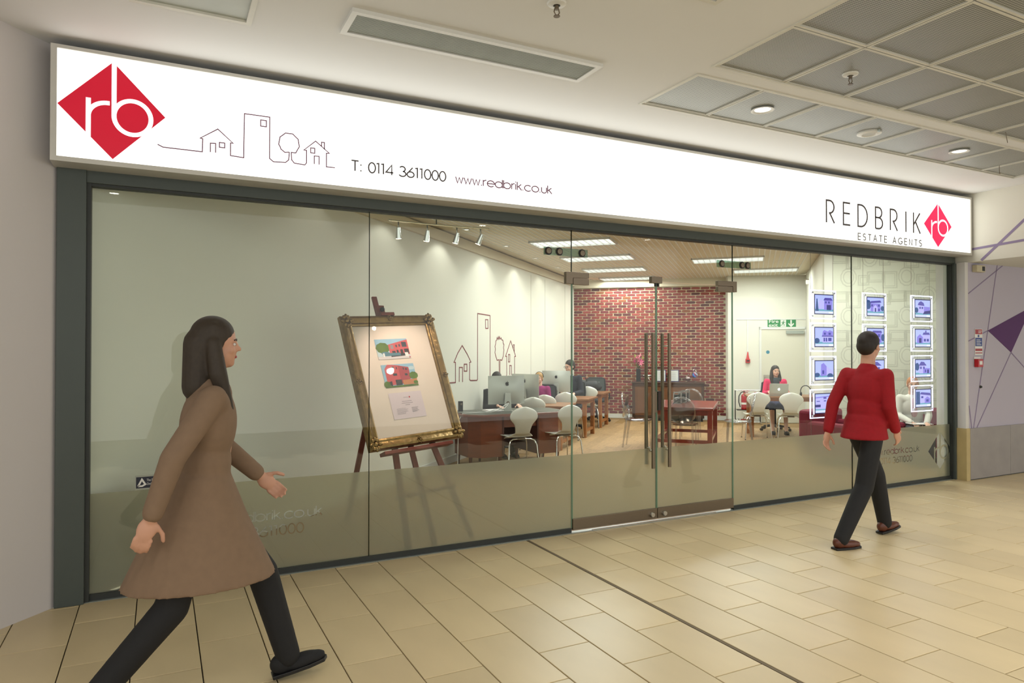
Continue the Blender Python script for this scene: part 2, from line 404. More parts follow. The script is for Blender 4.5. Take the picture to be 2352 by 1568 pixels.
# access hatch at the wall end, small grille beyond
h = thing('ceiling_hatch', 'perforated grey ceiling access panel beside the white wall', 'ceiling panel', (.152, -1.6, ZC))
rim(-.314, .314, -.7, .686, .03, -.008, .03, 'frame', h, M_bead); MB().box(-.29, .29, -.67, .66, .006, .03).build('panel', mat('perf_hatch', (196, 202, 194), .5), h)
h = thing('ceiling_grille', 'small square grille cut off at the top of the ceiling', 'grille', (2.46, -2.7, ZC))
rim(-.26, .26, -.46, .36, .03, -.01, .03, 'frame', h, M_bead)
for k in range(12): MB().box(-.23, .23, -.42 + k * .063, -.39 + k * .063, .004, .02).build('slat', M_alu, h)
# linear air vent
v = thing('air_vent', 'long white slotted air vent in the ceiling above the sign', 'vent', (1.785, -1.237, ZC))
rim(-.84, .84, -.155, .155, .035, -.022, .03, 'frame', v, M_white)
MB().box(-.81, .81, -.125, .125, .05, .07).build('backing', mat('vent_dark', (46, 48, 42), .8), v)
sm = MB().box(-.806, .806, -.0028, .0028, -.016, .012).mesh('slat', mat('vent_slat', (176, 180, 168), .5, .3))
for k in range(20): obj('slat', sm, v, (0, -.1115 + k * .0117, 0))
# downlights, speaker, sprinklers, hooks
def downlight(x, y, label, power, on=True, glow=5):
    t = thing('downlight', label, 'light', (x, y, ZC + (.012 if x > 3.3 else 0)))
    MB().lathe([(.062, .004), (.085, -.004), (.09, -.012), (.076, -.014), (.062, -.006), (.06, .01)], 28).build('rim', M_white, t, 40)
    MB().lathe([(.0, -.001), (.06, -.001), (.06, .006), (0, .006)], 24).build('lens', emis('downlight_lens_%d' % glow, (255, 250, 240), glow) if on else M_white, t)
    if on: lamp('bulb', 'SPOT', (0, 0, -.03), power, (1, .97, .92), parent=t, size=.05, spot=130, blend=.8, aim=(0, 0, -1))
    return t
downlight(4.28, -1.215, 'lit recessed downlight near the start of the perforated strip', 55)
downlight(6.877, -1.236, 'lit recessed downlight towards the far end of the perforated strip', 55)
for i, (xl, yl, pw) in enumerate(((-.51, -4.5, 45), (4.44, -4.52, 130), (7.6, -4.5, 130))):
    downlight(xl, yl, ('mall downlight over the walkway near the white wall', 'mall downlight over the walkway before the doors', 'added downlight over the walkway before the displays')[i], pw, glow=30)  # last one is added to brighten the floor before the displays
t = thing('ceiling_speaker', 'white round ceiling speaker between the two downlights', 'speaker', (5.593, -1.205, ZC + .012))
MB().lathe([(.0, -.012), (.05, -.012), (.062, -.02), (.1, -.012), (.1, 0), (0, 0)], 30).build('rim', M_white, t, 40)
MB().lathe([(0, -.015), (.05, -.015), (.05, -.01), (0, -.01)], 24).build('cone', mat('speaker_cone', (205, 206, 200), .6), t)
MB().lathe([(0, -.02), (.012, -.02), (.016, -.006), (.016, 0), (0, 0)], 14, Matrix.Translation((-.01, -.1, 0))).build('indicator', M_alu, t)
def sprinkler(x, y, z, label):
    t = thing('sprinkler', label, 'sprinkler', (x, y, z))
    MB().lathe([(.055, 0), (.05, -.008), (.02, -.014), (.02, 0)], 24).build('escutcheon', M_white, t, 40)
    m = MB(); m.cyl((0, 0, -.01), (0, 0, -.035), .012, .012, 10)
    for s in (-1, 1): m.tube([(s * .012, 0, -.03), (s * .017, 0, -.05), (s * .004, 0, -.07)], .0035, 6)
    m.lathe([(.018, -.074), (.018, -.07), (0, -.068)], 12); m.build('head', M_steel, t, 40)
sprinkler(4.279, -2.005, ZC + .012, 'sprinkler head on a perforated ceiling panel')
sprinkler(1.938, -1.945, ZC, 'sprinkler head on plain ceiling at the top edge')
tag(MB().tube([(7.756, -1.13, 3.524), (7.756, -1.13, 3.46), (7.75, -1.135, 3.435), (7.735, -1.15, 3.43), (7.722, -1.16, 3.44)], .003, 6).build('ceiling_hook', M_steel), 'thin wire hook hanging from the perforated ceiling strip', 'hook')
tag(MB().tube([(6.62, -1.78, 3.53), (6.64, -1.78, 3.47), (6.66, -1.775, 3.44)], .003, 6).build('ceiling_wire', M_steel), 'short bent wire hanging from the perforated panels', 'wire')

# ------------------------------------------------------------------ outer walls
d = Vector((-.662, -.75, 0)); n = Vector((-.75, .662, 0))
wl = MB(); p0 = Vector((-.585, -.03, 0))
q = [p0, p0 + d * 4, p0 + d * 4 + n * .3, p0 + n * .3]
wl.prism([(a.x, a.y) for a in q], 0, ZC); struct(wl.build('wall_left', M_wall))
wr = MB().box(8.905, 15, -.158, .1, 0, 2.69).build('wall_right', M_lilac); struct(wr)
MB().box(8.84, 8.906, -.158, .1, 0, 2.69).build('reveal', mat('reveal_paint', (224, 222, 218), .8, 0, .01), wr)
MB().box(8.88, 15, -5.2, .1, 2.69, ZC).build('bulkhead', M_cream, wr)
sx = [8.902, 9.78, 10.72, 11.66, 12.6, 13.54, 14.48]
for a, b in zip(sx[:-1], sx[1:]): MB().box(a + .002, b - .002, -.176, -.14, .012, .638).build('stone_panel', M_stone, wr)
MB().box(8.823, 8.8995, -.176, .02, .0, .64).build('stone_end', M_stoney, wr)
MB().box(8.9, 15, -.168, -.15, 0, .012).build('shadow_gap', M_greyd, wr)
def on_right(pts, w, name, m, y=-.16, wr=wr): MB().ribbon(pts, w, y - .002, y + .001).build(name, m, wr)
Mx = Matrix.Rotation(R(90), 4, 'X')
for pts in ([(8.91, 2.304), (9.66, 2.69)], [(9.54, 2.69), (9.0, .64)], [(8.91, 1.717), (9.325, 1.852)], [(9.839, 1.575), (9.07, .64)], [(9.839, 1.575), (10.5, 1.15)], [(8.91, .92), (8.96, .64)]):
    on_right(pts, .012, 'painted_line', M_line)
MB().prism([(9.325, 1.852), (9.839, 1.575), (10.33, 2.18)], .157, .162, Mx).build('painted_triangle', M_purple, wr)
Mz = Matrix.Translation((8.8785, 0, 0)) @ Matrix.Rotation(R(90), 4, 'Z')
MB().ribbon([(-.2, 2.842), (-1.2, 2.9)], .028, -.001, .002, M=Mz).build('painted_band', M_line, wr)
MB().ribbon([(-.33, 2.695), (-1.25, 3.505)], .03, -.0015, .0015, M=Mz).build('painted_band', M_line, wr)
# ------------------------------------------------------------------ shopfront frame
t1 = MB().box(-.585, -.425, -.06, .06, 0, 2.765).build('trim_1', M_grey, bevel=.004); struct(t1)
MB().box(-.425, -.4, -.035, .05, 0, 2.69).build('inner_stop', M_greyd, t1)
t2 = MB().box(-.585, 8.84, -.045, .06, 2.685, 2.765).build('trim_2', M_grey, bevel=.003); struct(t2)
MB().box(-.42, 8.8, -.03, .04, 2.668, 2.685).build('glazing_bead', M_greyd, t2)
t3 = MB().box(8.8, 8.845, -.06, .06, 0, 2.685).build('trim_3', M_grey, bevel=.003); struct(t3)
MB().box(8.786, 8.8, -.03, .04, 0, 2.67).build('inner_stop', M_greyd, t3)
t4 = MB(); t4.box(-.42, 3.235, -.012, .03, 0, .042); t4.box(5.15, 8.8, -.012, .03, 0, .042); t4 = t4.build('trim_4', M_greyd); struct(t4)
MB().box(-.585, 8.84, -.036, .03, -.01, .003).build('threshold', M_alu, t4)
MB().box(3.44, 4.9, -.032, -.022, .003, .011).build('threshold_bar', M_steelb, t4)
struct(MB().box(-.9, 9.1, -.02, .25, 2.765, ZC).build('trim_5', M_cream))

# ------------------------------------------------------------------ glazing
FILM = .684; TOPZ = 2.668
def film_panel(x0, x1, z0, z1, parent, cutter=None):
    b = MB().box(x0, x1, .0075, .0095, z0, z1)
    if cutter is None: return b.build('frosted_film', M_film, parent)
    me = boolean(b.mesh('film', M_film), cutter)
    me.materials.clear(); me.materials.append(M_film); me.polygons.foreach_set('material_index', [0] * len(me.polygons))
    return obj('frosted_film', me, parent)
def pane(n, x0, x1, z0=.04, z1=TOPZ, film=True, cut=None):
    o = MB().box(x0 + .0015, x1 - .0015, -.006, .006, z0, z1).build('window_%d' % n, M_glass); struct(o)
    e = MB()
    for x in (x0, x1): e.box(x - .0016, x + .0016, -.0062, .0062, z0, z1)
    e.build('pane_edge', M_edge, o)
    if film: film_panel(x0 + .002, x1 - .002, z0, FILM, o, cut)
    return o
cut1 = MB(); text_mb('www.redbrik.co.uk', .18, .392, .07, .0085, -.01, .03, .90, mb=cut1); text_mb('0114 3611000', .35, .28, .07, .0085, -.01, .03, .60, mb=cut1)
p1 = pane(1, -.41, 1.425, cut=cut1.mesh('c1'))
p2 = pane(2, 1.425, 3.241)
LOGO_F = logo_mesh(-.01, .03, .235, .231)
cut4 = MB(); text_mb('www.redbrik.co.uk', 7.285, .387, .07, .0085, -.01, .03, .90, mb=cut4); text_mb('0114 3611000', 7.45, .279, .068, .0085, -.01, .03, .60, mb=cut4)
bm = bmesh.new(); bm.from_mesh(cut4.mesh('c4')); lm = LOGO_F.copy(); lm.transform(Matrix.Translation((8.588, 0, .369))); bm.from_mesh(lm)
cm4 = D.meshes.new('c4m'); bm.to_mesh(cm4); bm.free()
p3 = pane(3, 5.152, 6.955); p4 = pane(4, 6.955, 8.79, cut=cm4)
tr = pane(5, 3.241, 5.152, 2.262, TOPZ, film=False)
# certificate stickers on the first pane
st = thing('window_sticker', 'small window sticker with a dark emblem half and a purple roof half', 'sticker', (.002, 0, .11))
m = MB(); m.box(-.146, .148, -.0078, -.0066, .578, .672); m.build('backing', mat('sticker_clear', (168, 172, 158), .5), st)
m = MB(); m.box(-.14, .012, -.0086, -.0078, .588, .662); m.build('dark_panel', mat('sticker_navy', (36, 40, 56), .5), st)
m = MB(); m.ribbon([(-.128, .602), (-.106, .645), (-.086, .612), (-.104, .602), (-.128, .602)], .011, -.0094, -.0086); m.build('emblem', M_white, st)
def bfont(txt, size, depth, bold=0):
    c = D.curves.new('lettering', 'FONT'); c.body = txt; c.size = size; c.extrude = depth; c.offset = bold; c.resolution_u = 3
    o = D.objects.new('tmp', c); COL.objects.link(o); dg = bpy.context.evaluated_depsgraph_get()
    me = D.meshes.new_from_object(o.evaluated_get(dg)); D.objects.remove(o); return me
def place_text(txt, size, m, parent, loc, rz=0, depth=.0008, bold=0, width=None, name='lettering'):
    me = bfont(txt, size, depth, bold); me.transform(Matrix.Rotation(R(90), 4, 'X'))
    if width:
        xs = [v.co.x for v in me.vertices]; k = width / max(1e-6, max(xs) - min(xs)); me.transform(Matrix.Diagonal((k, 1, 1, 1)))
    me.materials.clear(); me.materials.append(m)
    return obj(name, me, parent, loc, rz)
place_text('The Property', .022, M_white, st, (-.078, -.009, .632), width=.084); place_text('Ombudsman', .022, M_white, st, (-.078, -.009, .607), width=.078)
m = MB(); m.prism([(.03, .632), (.08, .662), (.132, .632), (.08, .645)], .0078, .0086, Mx); m.build('roof_emblem', mat('sticker_purple', (140, 48, 120), .5), st)
MB().ribbon([(.04, .622), (.08, .634), (.122, .622)], .012, -.0086, -.0078).build('green_chevron', mat('sticker_green', (150, 160, 110), .5), st)
# doors
def door(n, x0, x1, hinge, latch):
    o = MB().box(x0 + .006, x1 - .004, -.006, .006, .1, 2.245).build('door_%d' % n, M_glass); struct(o)
    e = MB()
    for x in (x0 + .006, x1 - .005): e.box(x - .002, x + .002, -.0062, .0062, .12, 2.245)
    e.build('pane_edge', M_edge, o)
    film_panel(x0 + .008, x1 - .006, .12, FILM, o)
    MB().box(x0 + .004, x1 - .003, -.016, .016, .024, .121).build('bottom_rail', M_steel, o, bevel=.003)
    xk = x1 - .07 if latch > 0 else x0 + .075
    MB().lathe([(0, 0), (.024, 0), (.024, .02), (.02, .026), (0, .026)], 20, Matrix.Translation((xk, -.016, .068)) @ Matrix.Rotation(R(90), 4, 'X')).build('lock_knob', M_steelb, o, 40)
    hx = x1 - .078 if latch > 0 else x0 + .115
    for y, zt, zb, nm in ((-.052, 1.768, .505, 'handle'), (.052, 1.768, .53, 'inner_handle')):
        hd = MB().tube([(hx, y, zb), (hx, y, zt)], .0165, 16).build(nm, M_steel, o, 40)
        b = MB()
        for z in (zb + .16, zt - .12): b.cyl((hx, y * .95, z), (hx, 0, z), .008, .008, 10)
        b.build('standoff', M_steelb, hd, 40)
    L = MB()
    if hinge < 0: L.prism([(x0 - .066, 2.194), (x0 + .004, 2.194), (x0 + .004, 2.25), (x0 + .174, 2.25), (x0 + .174, 2.3), (x0 - .066, 2.3)], -.02, .02, Mx); B = (x0 + .009, x0 + .174)
    else: L.prism([(x1 + .046, 2.194), (x1 + .046, 2.3), (x1 - .205, 2.3), (x1 - .205, 2.25), (x1 - .006, 2.25), (x1 - .006, 2.194)], -.02, .02, Mx); B = (x1 - .205, x1 - .011)
    L.build('hinge_patch', M_steel, o, bevel=.002); MB().box(B[0], B[1], -.019, .019, 2.19, 2.246).build('door_patch', M_steel, o, bevel=.002)
    return o
d1 = door(1, 3.243, 4.183, -1, 1); d2 = door(2, 4.183, 5.15, 1, -1)
k = MB().box(4.118, 4.242, -.022, .022, 2.24, 2.302).build('latch_patch', M_steel, tr, bevel=.002)
lm_ = MB()
for s in (4.165, 4.2): lm_.lathe([(0, 0), (.011, 0), (.011, .03), (0, .03)], 12, Matrix.Translation((s, -.012, 2.21)))
lm_.build('stop_pin', M_black, k)
lk = MB().box(4.148, 4.178, -.02, .02, 1.02, 1.22).build('lock_case', M_steel, d1, bevel=.002)
MB().box(4.19, 4.226, -.02, .02, 1.04, 1.22).build('lock_keep', mat('lock_dark', (70, 62, 60), .4, .6), d2, bevel=.002)
def fin(x0, x1, z, bolts, label):
    t = thing('glass_brace', label, 'brace', ((x0 + x1) / 2, 0, z))
    w = (x1 - x0) / 2
    MB().box(-w, w, -.022, -.0085, -.034, .034).build('brace_bar', clear('green_brace', (.55, .68, .6), .05), t)
    for bx in bolts:
        q = MB(); q.lathe([(0, 0), (.036, 0), (.036, .006), (0, .006)], 20, Matrix.Translation((bx, -.022, 0)) @ Matrix.Rotation(R(90), 4, 'X')); w_ = q.build('washer', M_black, t)
        MB().lathe([(0, .006), (.026, .006), (.024, .016), (0, .018)], 20, Matrix.Translation((bx, -.022, 0)) @ Matrix.Rotation(R(90), 4, 'X')).build('bolt', M_steel, w_, 40)
fin(2.955, 3.4, 2.47, (-.185, -.075, .16), 'bolted glass brace above the hinge beside the easel pane')
fin(4.935, 5.385, 2.47, (-.17, .1, .175), 'bolted glass brace above the hinge towards the lit displays')

# ------------------------------------------------------------------ lightbox sign
sg = thing('shop_sign', 'long backlit white shop sign with red diamond logos over the glass front', 'sign', (0, -.13, 2.762))
f = MB(); X0, X1, YF, ZB, ZT = -.6, 8.856, -.238, 2.762, 3.472
fr = MB(); fr.box(X0, X1, YF, -.022, ZT - .022, ZT); fr.box(X0, X1, YF, -.022, ZB, ZB + .03); fr.box(X0, X0 + .033, YF, -.022, ZB + .03, ZT - .022); fr.box(X1 - .022, X1, YF, -.022, ZB + .03, ZT - .022)
def into(o, root): o.location = o.location - root.location; return o
into(fr.build('sign_frame', mat('sign_frame', (214, 212, 204), .45, .2, .02), sg), sg)
into(MB().box(X0 + .033, X1 - .022, YF + .012, YF + .02, ZB + .03, ZT - .022).build('light_face', M_lightbox, sg), sg)
LG = logo_mesh(YF + .008, YF + .0118, .2935, .305); LG.materials.clear(); LG.materials.append(M_signred)
o = into(obj('logo', LG, sg, (-.2715, 0, 3.113)), sg)
L2 = LG.copy(); L2.transform(Matrix.Diagonal((.2655 / .2935, 1, .2575 / .305, 1))); L2.materials.clear(); L2.materials.append(mat('pink_red_vinyl', (226, 26, 84), .4, 0, .03, emit=.8))
into(obj('logo', L2, sg, (8.19, 0, 3.082)), sg)
ya, yb = YF + .009, YF + .0118
def letters(txt, x, z, h, stroke, m, width, track=0, parent=sg, y0=ya, y1=yb, name='letter'):
    adv = sum(G[c][0] + track for c in txt) - track; k = width / adv; cx = 0
    for c in txt:
        if G[c][1]:
            mb = MB()
            for i, pl in enumerate(G[c][1]):
                p = [(x + (cx + px_) * k, z + pz * h) for px_, pz in pl]; cl = len(p) > 6 and (Vector(p[0]) - Vector(p[-1])).length < 1e-5
                mb.ribbon(p[:-1] if cl else p, stroke, y0 - .0003 * i, y1, cl)
            into(mb.build(name, m, parent), parent)
        cx += G[c][0] + track
letters('T: 0114 3611000', 1.229, 2.914, .074, .0098, M_signgrey, .74)
letters('www.redbrik.co.uk', 2.043, 2.914, .066, .0085, M_signpurple, .872)
letters('REDBRIK', 6.263, 2.956, .236, .019, M_signgrey, 1.61, .42)
letters('ESTATE AGENTS', 6.766, 2.811, .069, .011, mat('mid_grey_vinyl', (128, 126, 122), .6), 1.12, .32)
sk = MB(); w = .0068
S = lambda pts: sk.ribbon(pts, w, ya, yb)
S([(-.022, 2.935), (.01, 2.921), (.241, 2.921), (.243, 3.008), (.228, 3.01), (.335, 3.085), (.43, 3.003), (.414, 3.003), (.414, 2.918), (.497, 2.914), (.501, 3.214), (.664, 3.215), (.664, 2.93), (.69, 2.91), (.77, 2.916), (.79, 2.935), (.795, 2.99)])
S([(.29, 2.925), (.29, 2.985), (.322, 2.987), (.322, 2.925)]); sk.ribbon([(.345, 2.965), (.345, 2.997), (.378, 2.997), (.378, 2.965)], w, ya, yb, True)
sk.ribbon([(.605, 3.145), (.605, 3.187), (.642, 3.187), (.642, 3.145)], w, ya, yb, True)
S([(.795 + -.0, 2.99), (.765, 2.985), (.738, 3.005)] + [(.793 + .066 * math.cos(R(a)) * (1 + .07 * (k % 2)), 3.05 + .07 * math.sin(R(a)) * (1 + .07 * (k % 2))) for k, a in enumerate(range(210, -50, -20))] + [(.838, 2.99), (.808, 2.99), (.81, 2.94), (.828, 2.918), (.9, 2.914), (.912, 2.93), (.912, 3.018), (.893, 3.018), (.974, 3.092), (1.07, 3.018), (1.05, 3.016), (1.05, 2.918), (1.11, 2.92)])
S([(.965, 2.928), (.965, 2.985), (.998, 2.987), (.998, 2.928)]); sk.ribbon([(.94, 3.005), (.94, 3.04), (.968, 3.04), (.968, 3.005)], w, ya, yb, True); S([(1.015, 3.06), (1.015, 3.09), (1.035, 3.09), (1.035, 3.04)])
into(sk.build('house_line_drawing', M_signpurple, sg), sg)
# ================================================================== inside the shop
U = Vector((.723, .691, 0)); V = Vector((.691, -.723, 0)); BV = Vector((.7666, -.6421, 0)); ANG_U = math.atan2(.691, .723); ANG_V = math.atan2(-.723, .691); ANG_B = math.atan2(-.6421, .7666)
A = Vector((-.41, .06, 0)); B0 = Vector((8.80, 8.82, 0)); B1 = B0 + BV * 3.6; W0 = Vector((11.25, 6.27, 0)); W1 = Vector((12.55, 5.30, 0)); Q0 = Vector((9.51, 2.40, 0)); Q1 = Q0 + BV * 2.15
ZI = 3.24
def wall(name, p, q, m, z0=0, z1=ZI, th=.12):
    p = Vector(p); q = Vector(q); L = (q - p).length; a = math.atan2((q - p).y, (q - p).x)
    o = MB().box(0, L, 0, th, z0, z1).build(name, m, loc=(p.x, p.y, 0), rz=a); return o     # front face looks to local -y
M_oak = mat('oak_plank', (170, 138, 98), .42, 0, .26, 4, stretch=(1, 11, 1), rnd=.16)
fi = MB().prism([(A.x, .03), (8.8, .03), (11.35, .12), (13.2, 4.9), (12.9, 5.6), (9.2, 9.3), (8.5, 9.0)], -.06, -.004).build('floor_interior', mat('oak_underlay', (150, 118, 74), .6)); struct(fi)
pm = MB().box(-.6, .6, -.0945, .0945, -.004, .002).mesh('plank', M_oak)
M_oak2 = M_oak
cnt = 0
for i in range(-12, 30):
    for j in range(-2, 14):
        c = Vector((3.2, 1.2, 0)) + U * (j * 1.203 + (i % 3) * .4) + V * (i * .1895)
        t = (c - A); dl = t.x * U.y - t.y * U.x   # distance right of the left wall
        along = t.dot(U)
        if dl < .12 or along > 12.0 or c.y < .75: continue
        w = c - W0
        if (c - B0).dot(Vector((.6421, .7666, 0))) > -.65 or c.x > 12.2: continue
        if dl > 4.75 and (c - Q0).dot(Vector((.6421, .7666, 0))) > -.6 and dl > 5.0: continue
        zc = c.x * .4538 + (c.y + 5.207) * .891; px = 1176 + 1586 * (c.x * .891 - (c.y + 5.207) * .4538) / zc; py = 802 + 1586 * 1.62 / zc
        if not (1180 < px < 1960 and py < 1075): continue
        if px < 1330 and py < 1000: continue
        cnt += 1
        if cnt > 300: break
        obj('plank', pm, fi, (c.x, c.y, random.uniform(-.0006, 0)), ANG_U)
# walls
wl2 = wall('wall_back_left', A, B0, M_cream); struct(wl2)
jn = MB()
for s in (9.37, 10.31, 11.9): jn.box(s - .004, s + .004, -.003, 0, .1, 3.05)
jn.build('panel_joint', mat('joint_beige', (190, 182, 164), .8), wl2)  # wall panel joints in a darker cream
MB().box(1.2, 12.7, -.05, 0, 3.1, ZI).build('cornice', M_soffit, wl2)
sk = MB().box(.3, 12.7, -.018, 0, 0, .1).build('baseboard_left', M_white, wl2)
# line drawing on the wall (dark red)
M_dr = mat('dark_red_line', (122, 34, 40), .6); dw = MB(); DR = lambda pts, c=False: dw.ribbon(pts, .016, -.004, 0, c)
DR([(4.2, 1.14), (5.55, 1.14), (5.819, 1.135), (5.819, 1.425), (5.767, 1.428), (5.9, 1.56), (6.059, 1.67), (6.25, 1.54), (6.393, 1.42), (6.34, 1.416), (6.34, 1.16), (6.37, 1.14), (6.63, 1.131), (6.657, 1.15), (6.66, 2.174), (7.193, 2.166), (7.193, 1.15), (7.23, 1.13), (7.58, 1.13), (7.62, 1.17), (7.614, 1.437), (7.522, 1.43), (7.45, 1.51), (7.42, 1.56), (7.44, 1.62), (7.42, 1.66), (7.455, 1.71), (7.46, 1.75), (7.5, 1.77), (7.52, 1.81), (7.56, 1.78), (7.58, 1.825), (7.61, 1.785), (7.634, 1.829), (7.67, 1.785), (7.711, 1.81), (7.75, 1.775), (7.805, 1.768), (7.815, 1.72), (7.86, 1.69), (7.835, 1.64), (7.86, 1.6), (7.835, 1.55), (7.815, 1.49), (7.753, 1.425), (7.665, 1.436), (7.665, 1.17), (7.71, 1.13), (7.96, 1.13), (7.998, 1.165), (7.998, 1.49), (7.939, 1.492), (8.202, 1.764), (8.471, 1.487), (8.413, 1.482), (8.413, 1.13)])
DR([(5.952, 1.138), (5.955, 1.349), (6.071, 1.346), (6.072, 1.13)]); DR([(6.13, 1.392), (6.238, 1.391), (6.238, 1.288), (6.13, 1.29)], True)
DR([(6.99, 2.09), (7.1, 2.093), (7.106, 1.953), (7.0, 1.95)], True); DR([(8.147, 1.159), (8.147, 1.327), (8.242, 1.324), (8.242, 1.156)])
DR([(8.086, 1.522), (8.158, 1.521), (8.158, 1.391), (8.086, 1.393)], True); DR([(8.344, 1.62), (8.344, 1.694), (8.402, 1.694), (8.402, 1.557)])
dw.build('house_line_drawing', M_dr, wl2)
# brick wall: real bricks over a mortar bed
M_mort = mat('mortar', (206, 192, 158), .9, 0, .06, 20)
wb = wall('wall_brick', B0, B1, M_mort, 0, ZI); struct(wb)
BR = [mat('brick_red', (132, 54, 48), .8, 0, .16, 14), mat('brick_rose', (146, 66, 60), .8, 0, .14, 14), mat('brick_dark', (86, 42, 42), .85, 0, .3, 9), mat('brick_plum', (112, 46, 50), .8, 0, .16, 14), mat('brick_burnt', (66, 38, 36), .85, 0, .3, 9), mat('brick_ochre', (130, 74, 46), .85, 0, .2, 10)]
pick = [0, 0, 0, 1, 1, 3, 3, 3, 0, 2, 5]
def brick_poly(w, h):
    j = lambda a: random.uniform(-a, a); c = h * .22
    return [(-w / 2 + j(.003), -h / 2 + c), (-w / 2 + .02, -h / 2 + j(.003)), (0, -h / 2 - .002 + j(.003)), (w / 2 - .02, -h / 2 + j(.003)), (w / 2 + j(.003), -h / 2 + c), (w / 2 + j(.003), h / 2 - c), (w / 2 - .02, h / 2 + j(.003)), (0, h / 2 + .002 + j(.003)), (-w / 2 + .02, h / 2 + j(.003)), (-w / 2 + j(.003), h / 2 - c)]
def bevelled(mb, poly, y0, y1, M=None):
    n = len(poly); k = .9
    v = [(x, y0, z) for x, z in poly] + [(x * .995, y1 * .5, z) for x, z in poly] + [(x * (1 - .006 / .1), y1, z * k) for x, z in poly]
    f = [(i, (i + 1) % n, n + (i + 1) % n, n + i) for i in range(n)] + [(n + i, n + (i + 1) % n, 2 * n + (i + 1) % n, 2 * n + i) for i in range(n)] + [tuple(range(2 * n, 3 * n))]
    mb.add(v, f, M)
bmeshes = []
for k in range(18):
    b = MB(); bevelled(b, brick_poly(.192, .0525), 0, -.012); bmeshes.append(b.mesh('brick', BR[pick[k % 11]]))
spots = []; CH = .0655; BL = .2085
for r in range(46):
    z = .1 + CH / 2 + r * CH
    for c in range(-1, 19):
        x = c * BL + (.5 * BL if r % 2 else 0) + .105
        if .09 < x < 3.52 and z < 3.03: spots.append((x, z, 1))
    if r % 2 and z < 3.03: spots.append((.052, z, .47))
    if z < 3.03 and r % 2: spots.append((3.555, z, .4))
spots.sort(key=lambda s: -s[0] + (0 if s[1] > .95 else 3))
stuff = MB()
for i, (x, z, kx) in enumerate(spots):
    if i < 300: obj('brick', random.choice(bmeshes), wb, (x, 0, z)).scale = (kx, 1, 1)
    else:
        stuff.cur = random.choice(pick); bevelled(stuff, brick_poly(.192, .0525), 0, -.012, Matrix.Translation((x, 0, z)) @ Matrix.Diagonal((kx, 1, 1, 1)))
o = stuff.build('bricks', BR, wb); o['kind'] = 'stuff'
MB().box(0, 3.6, -.1, 0, 3.06, ZI).build('ceiling_beam', M_soffit, wb)
MB().box(0, 3.6, -.03, 0, 0, .09).build('baseboard_back', M_white, wb)
# white fire-exit wall, return, wallpapered wall, closing walls
ww = wall('wall_back_right', W0, W1, M_cream); struct(ww)
MB().box(0, 1.62, -.02, 0, 0, .1).build('baseboard_right', M_white, ww)
MB().box(-.02, 0, 0, .4, 0, ZI).build('step_return', M_cream, ww)
MB().box(.16, 1.62, -.012, 0, 2.262, 2.285).build('conduit', M_white, ww); MB().box(.383, .408, -.014, 0, 1.56, 2.3).build('drop_conduit', M_white, ww)
wt = wall('wall_return', W1, Q0, M_cream); struct(wt)
wp = wall('wall_wallpaper', Q0, Q1, mat('wallpaper', (222, 222, 202), .7, 0, .01)); struct(wp)
M_wpp = mat('wallpaper_print', (204, 204, 184), .7, 0, .05, 30); wq = MB()
def rframe(cx, cz, w, h, n=2):
    for k in range(n):
        a, b = w / 2 - k * .028, h / 2 - k * .028
        wq.ribbon([(cx - a, cz - b), (cx + a, cz - b), (cx + a, cz + b), (cx - a, cz + b)], .012 if k else .02, -.002, 0, True)
def oframe(cx, cz, w, h):
    for k, s in ((0, 1), (1, .68)):
        wq.ribbon([(cx + w / 2 * s * math.cos(R(a)) * (1 + (.05 if (a // 15) % 2 and not k else 0)), cz + h / 2 * s * math.sin(R(a)) * (1 + (.05 if (a // 15) % 2 and not k else 0))) for a in range(0, 360, 15)], .016, -.002, 0, True)
for row in range(10):
    z = .25 + row * .31; sh = (row % 2) * .31
    for c in range(-1, 4):
        x = c * .84 + sh
        for dx, fn, w, h in ((.12, rframe, .2, .25), (.36, oframe, .22, .28), (.58, rframe, .15, .15), (.76, rframe, .24, .16)):
            if .12 < x + dx < 2.0: fn(x + dx, z + (.03 if w > .2 else -.02), w, h)
wq.build('frame_print', M_wpp, wp)
sm = MB()
for s in (.42, .86, 1.3, 1.74): sm.box(s - .003, s + .003, -.0025, 0, .1, ZI)
sm.build('paper_seam', M_wpp, wp)
struct(wall("wall_side", Q1, (11.3, .14, 0), M_cream)); struct(wall("wall_front", (11.3, .14, 0), (8.82, .14, 0), M_cream)); 
struct(MB().box(8.71, 8.80, .03, .12, 0, 2.9).build('trim_6', M_white))
# interior ceiling: backing plane and long slats
ci = MB().prism([(A.x - .2, .06), (9.4, .06), (12.0, .1), (13.4, 5.2), (9.1, 9.4), (8.3, 9.1)], ZI + .018, ZI + .06).build('ceiling_interior', mat('ceiling_back', (222, 212, 184), .8)); struct(ci)
M_slat = mat('cream_slat', (226, 216, 190), .55, 0, .03, 4); M_lip = mat('slat_lip', (252, 250, 240), .5)
dd = .35
while dd < 6.9:
    t0 = (.09 - A.y + .723 * dd) / .691; t1 = 12.74 + .11 * dd if dd < 5.0 else 8.75 + .1 * (dd - 5.1)
    if t1 - t0 > .3:
        m = MB(); m.cur = 0; m.box(t0, t1, -.041, .03, ZI, ZI + .012); m.cur = 1; m.box(t0, t1, .03, .046, ZI - .004, ZI + .012)
        p = A - U * 0 + V * dd
        m.build('slat', [M_slat, M_lip], ci, loc=(p.x, p.y, 0), rz=ANG_U)
    dd += .086
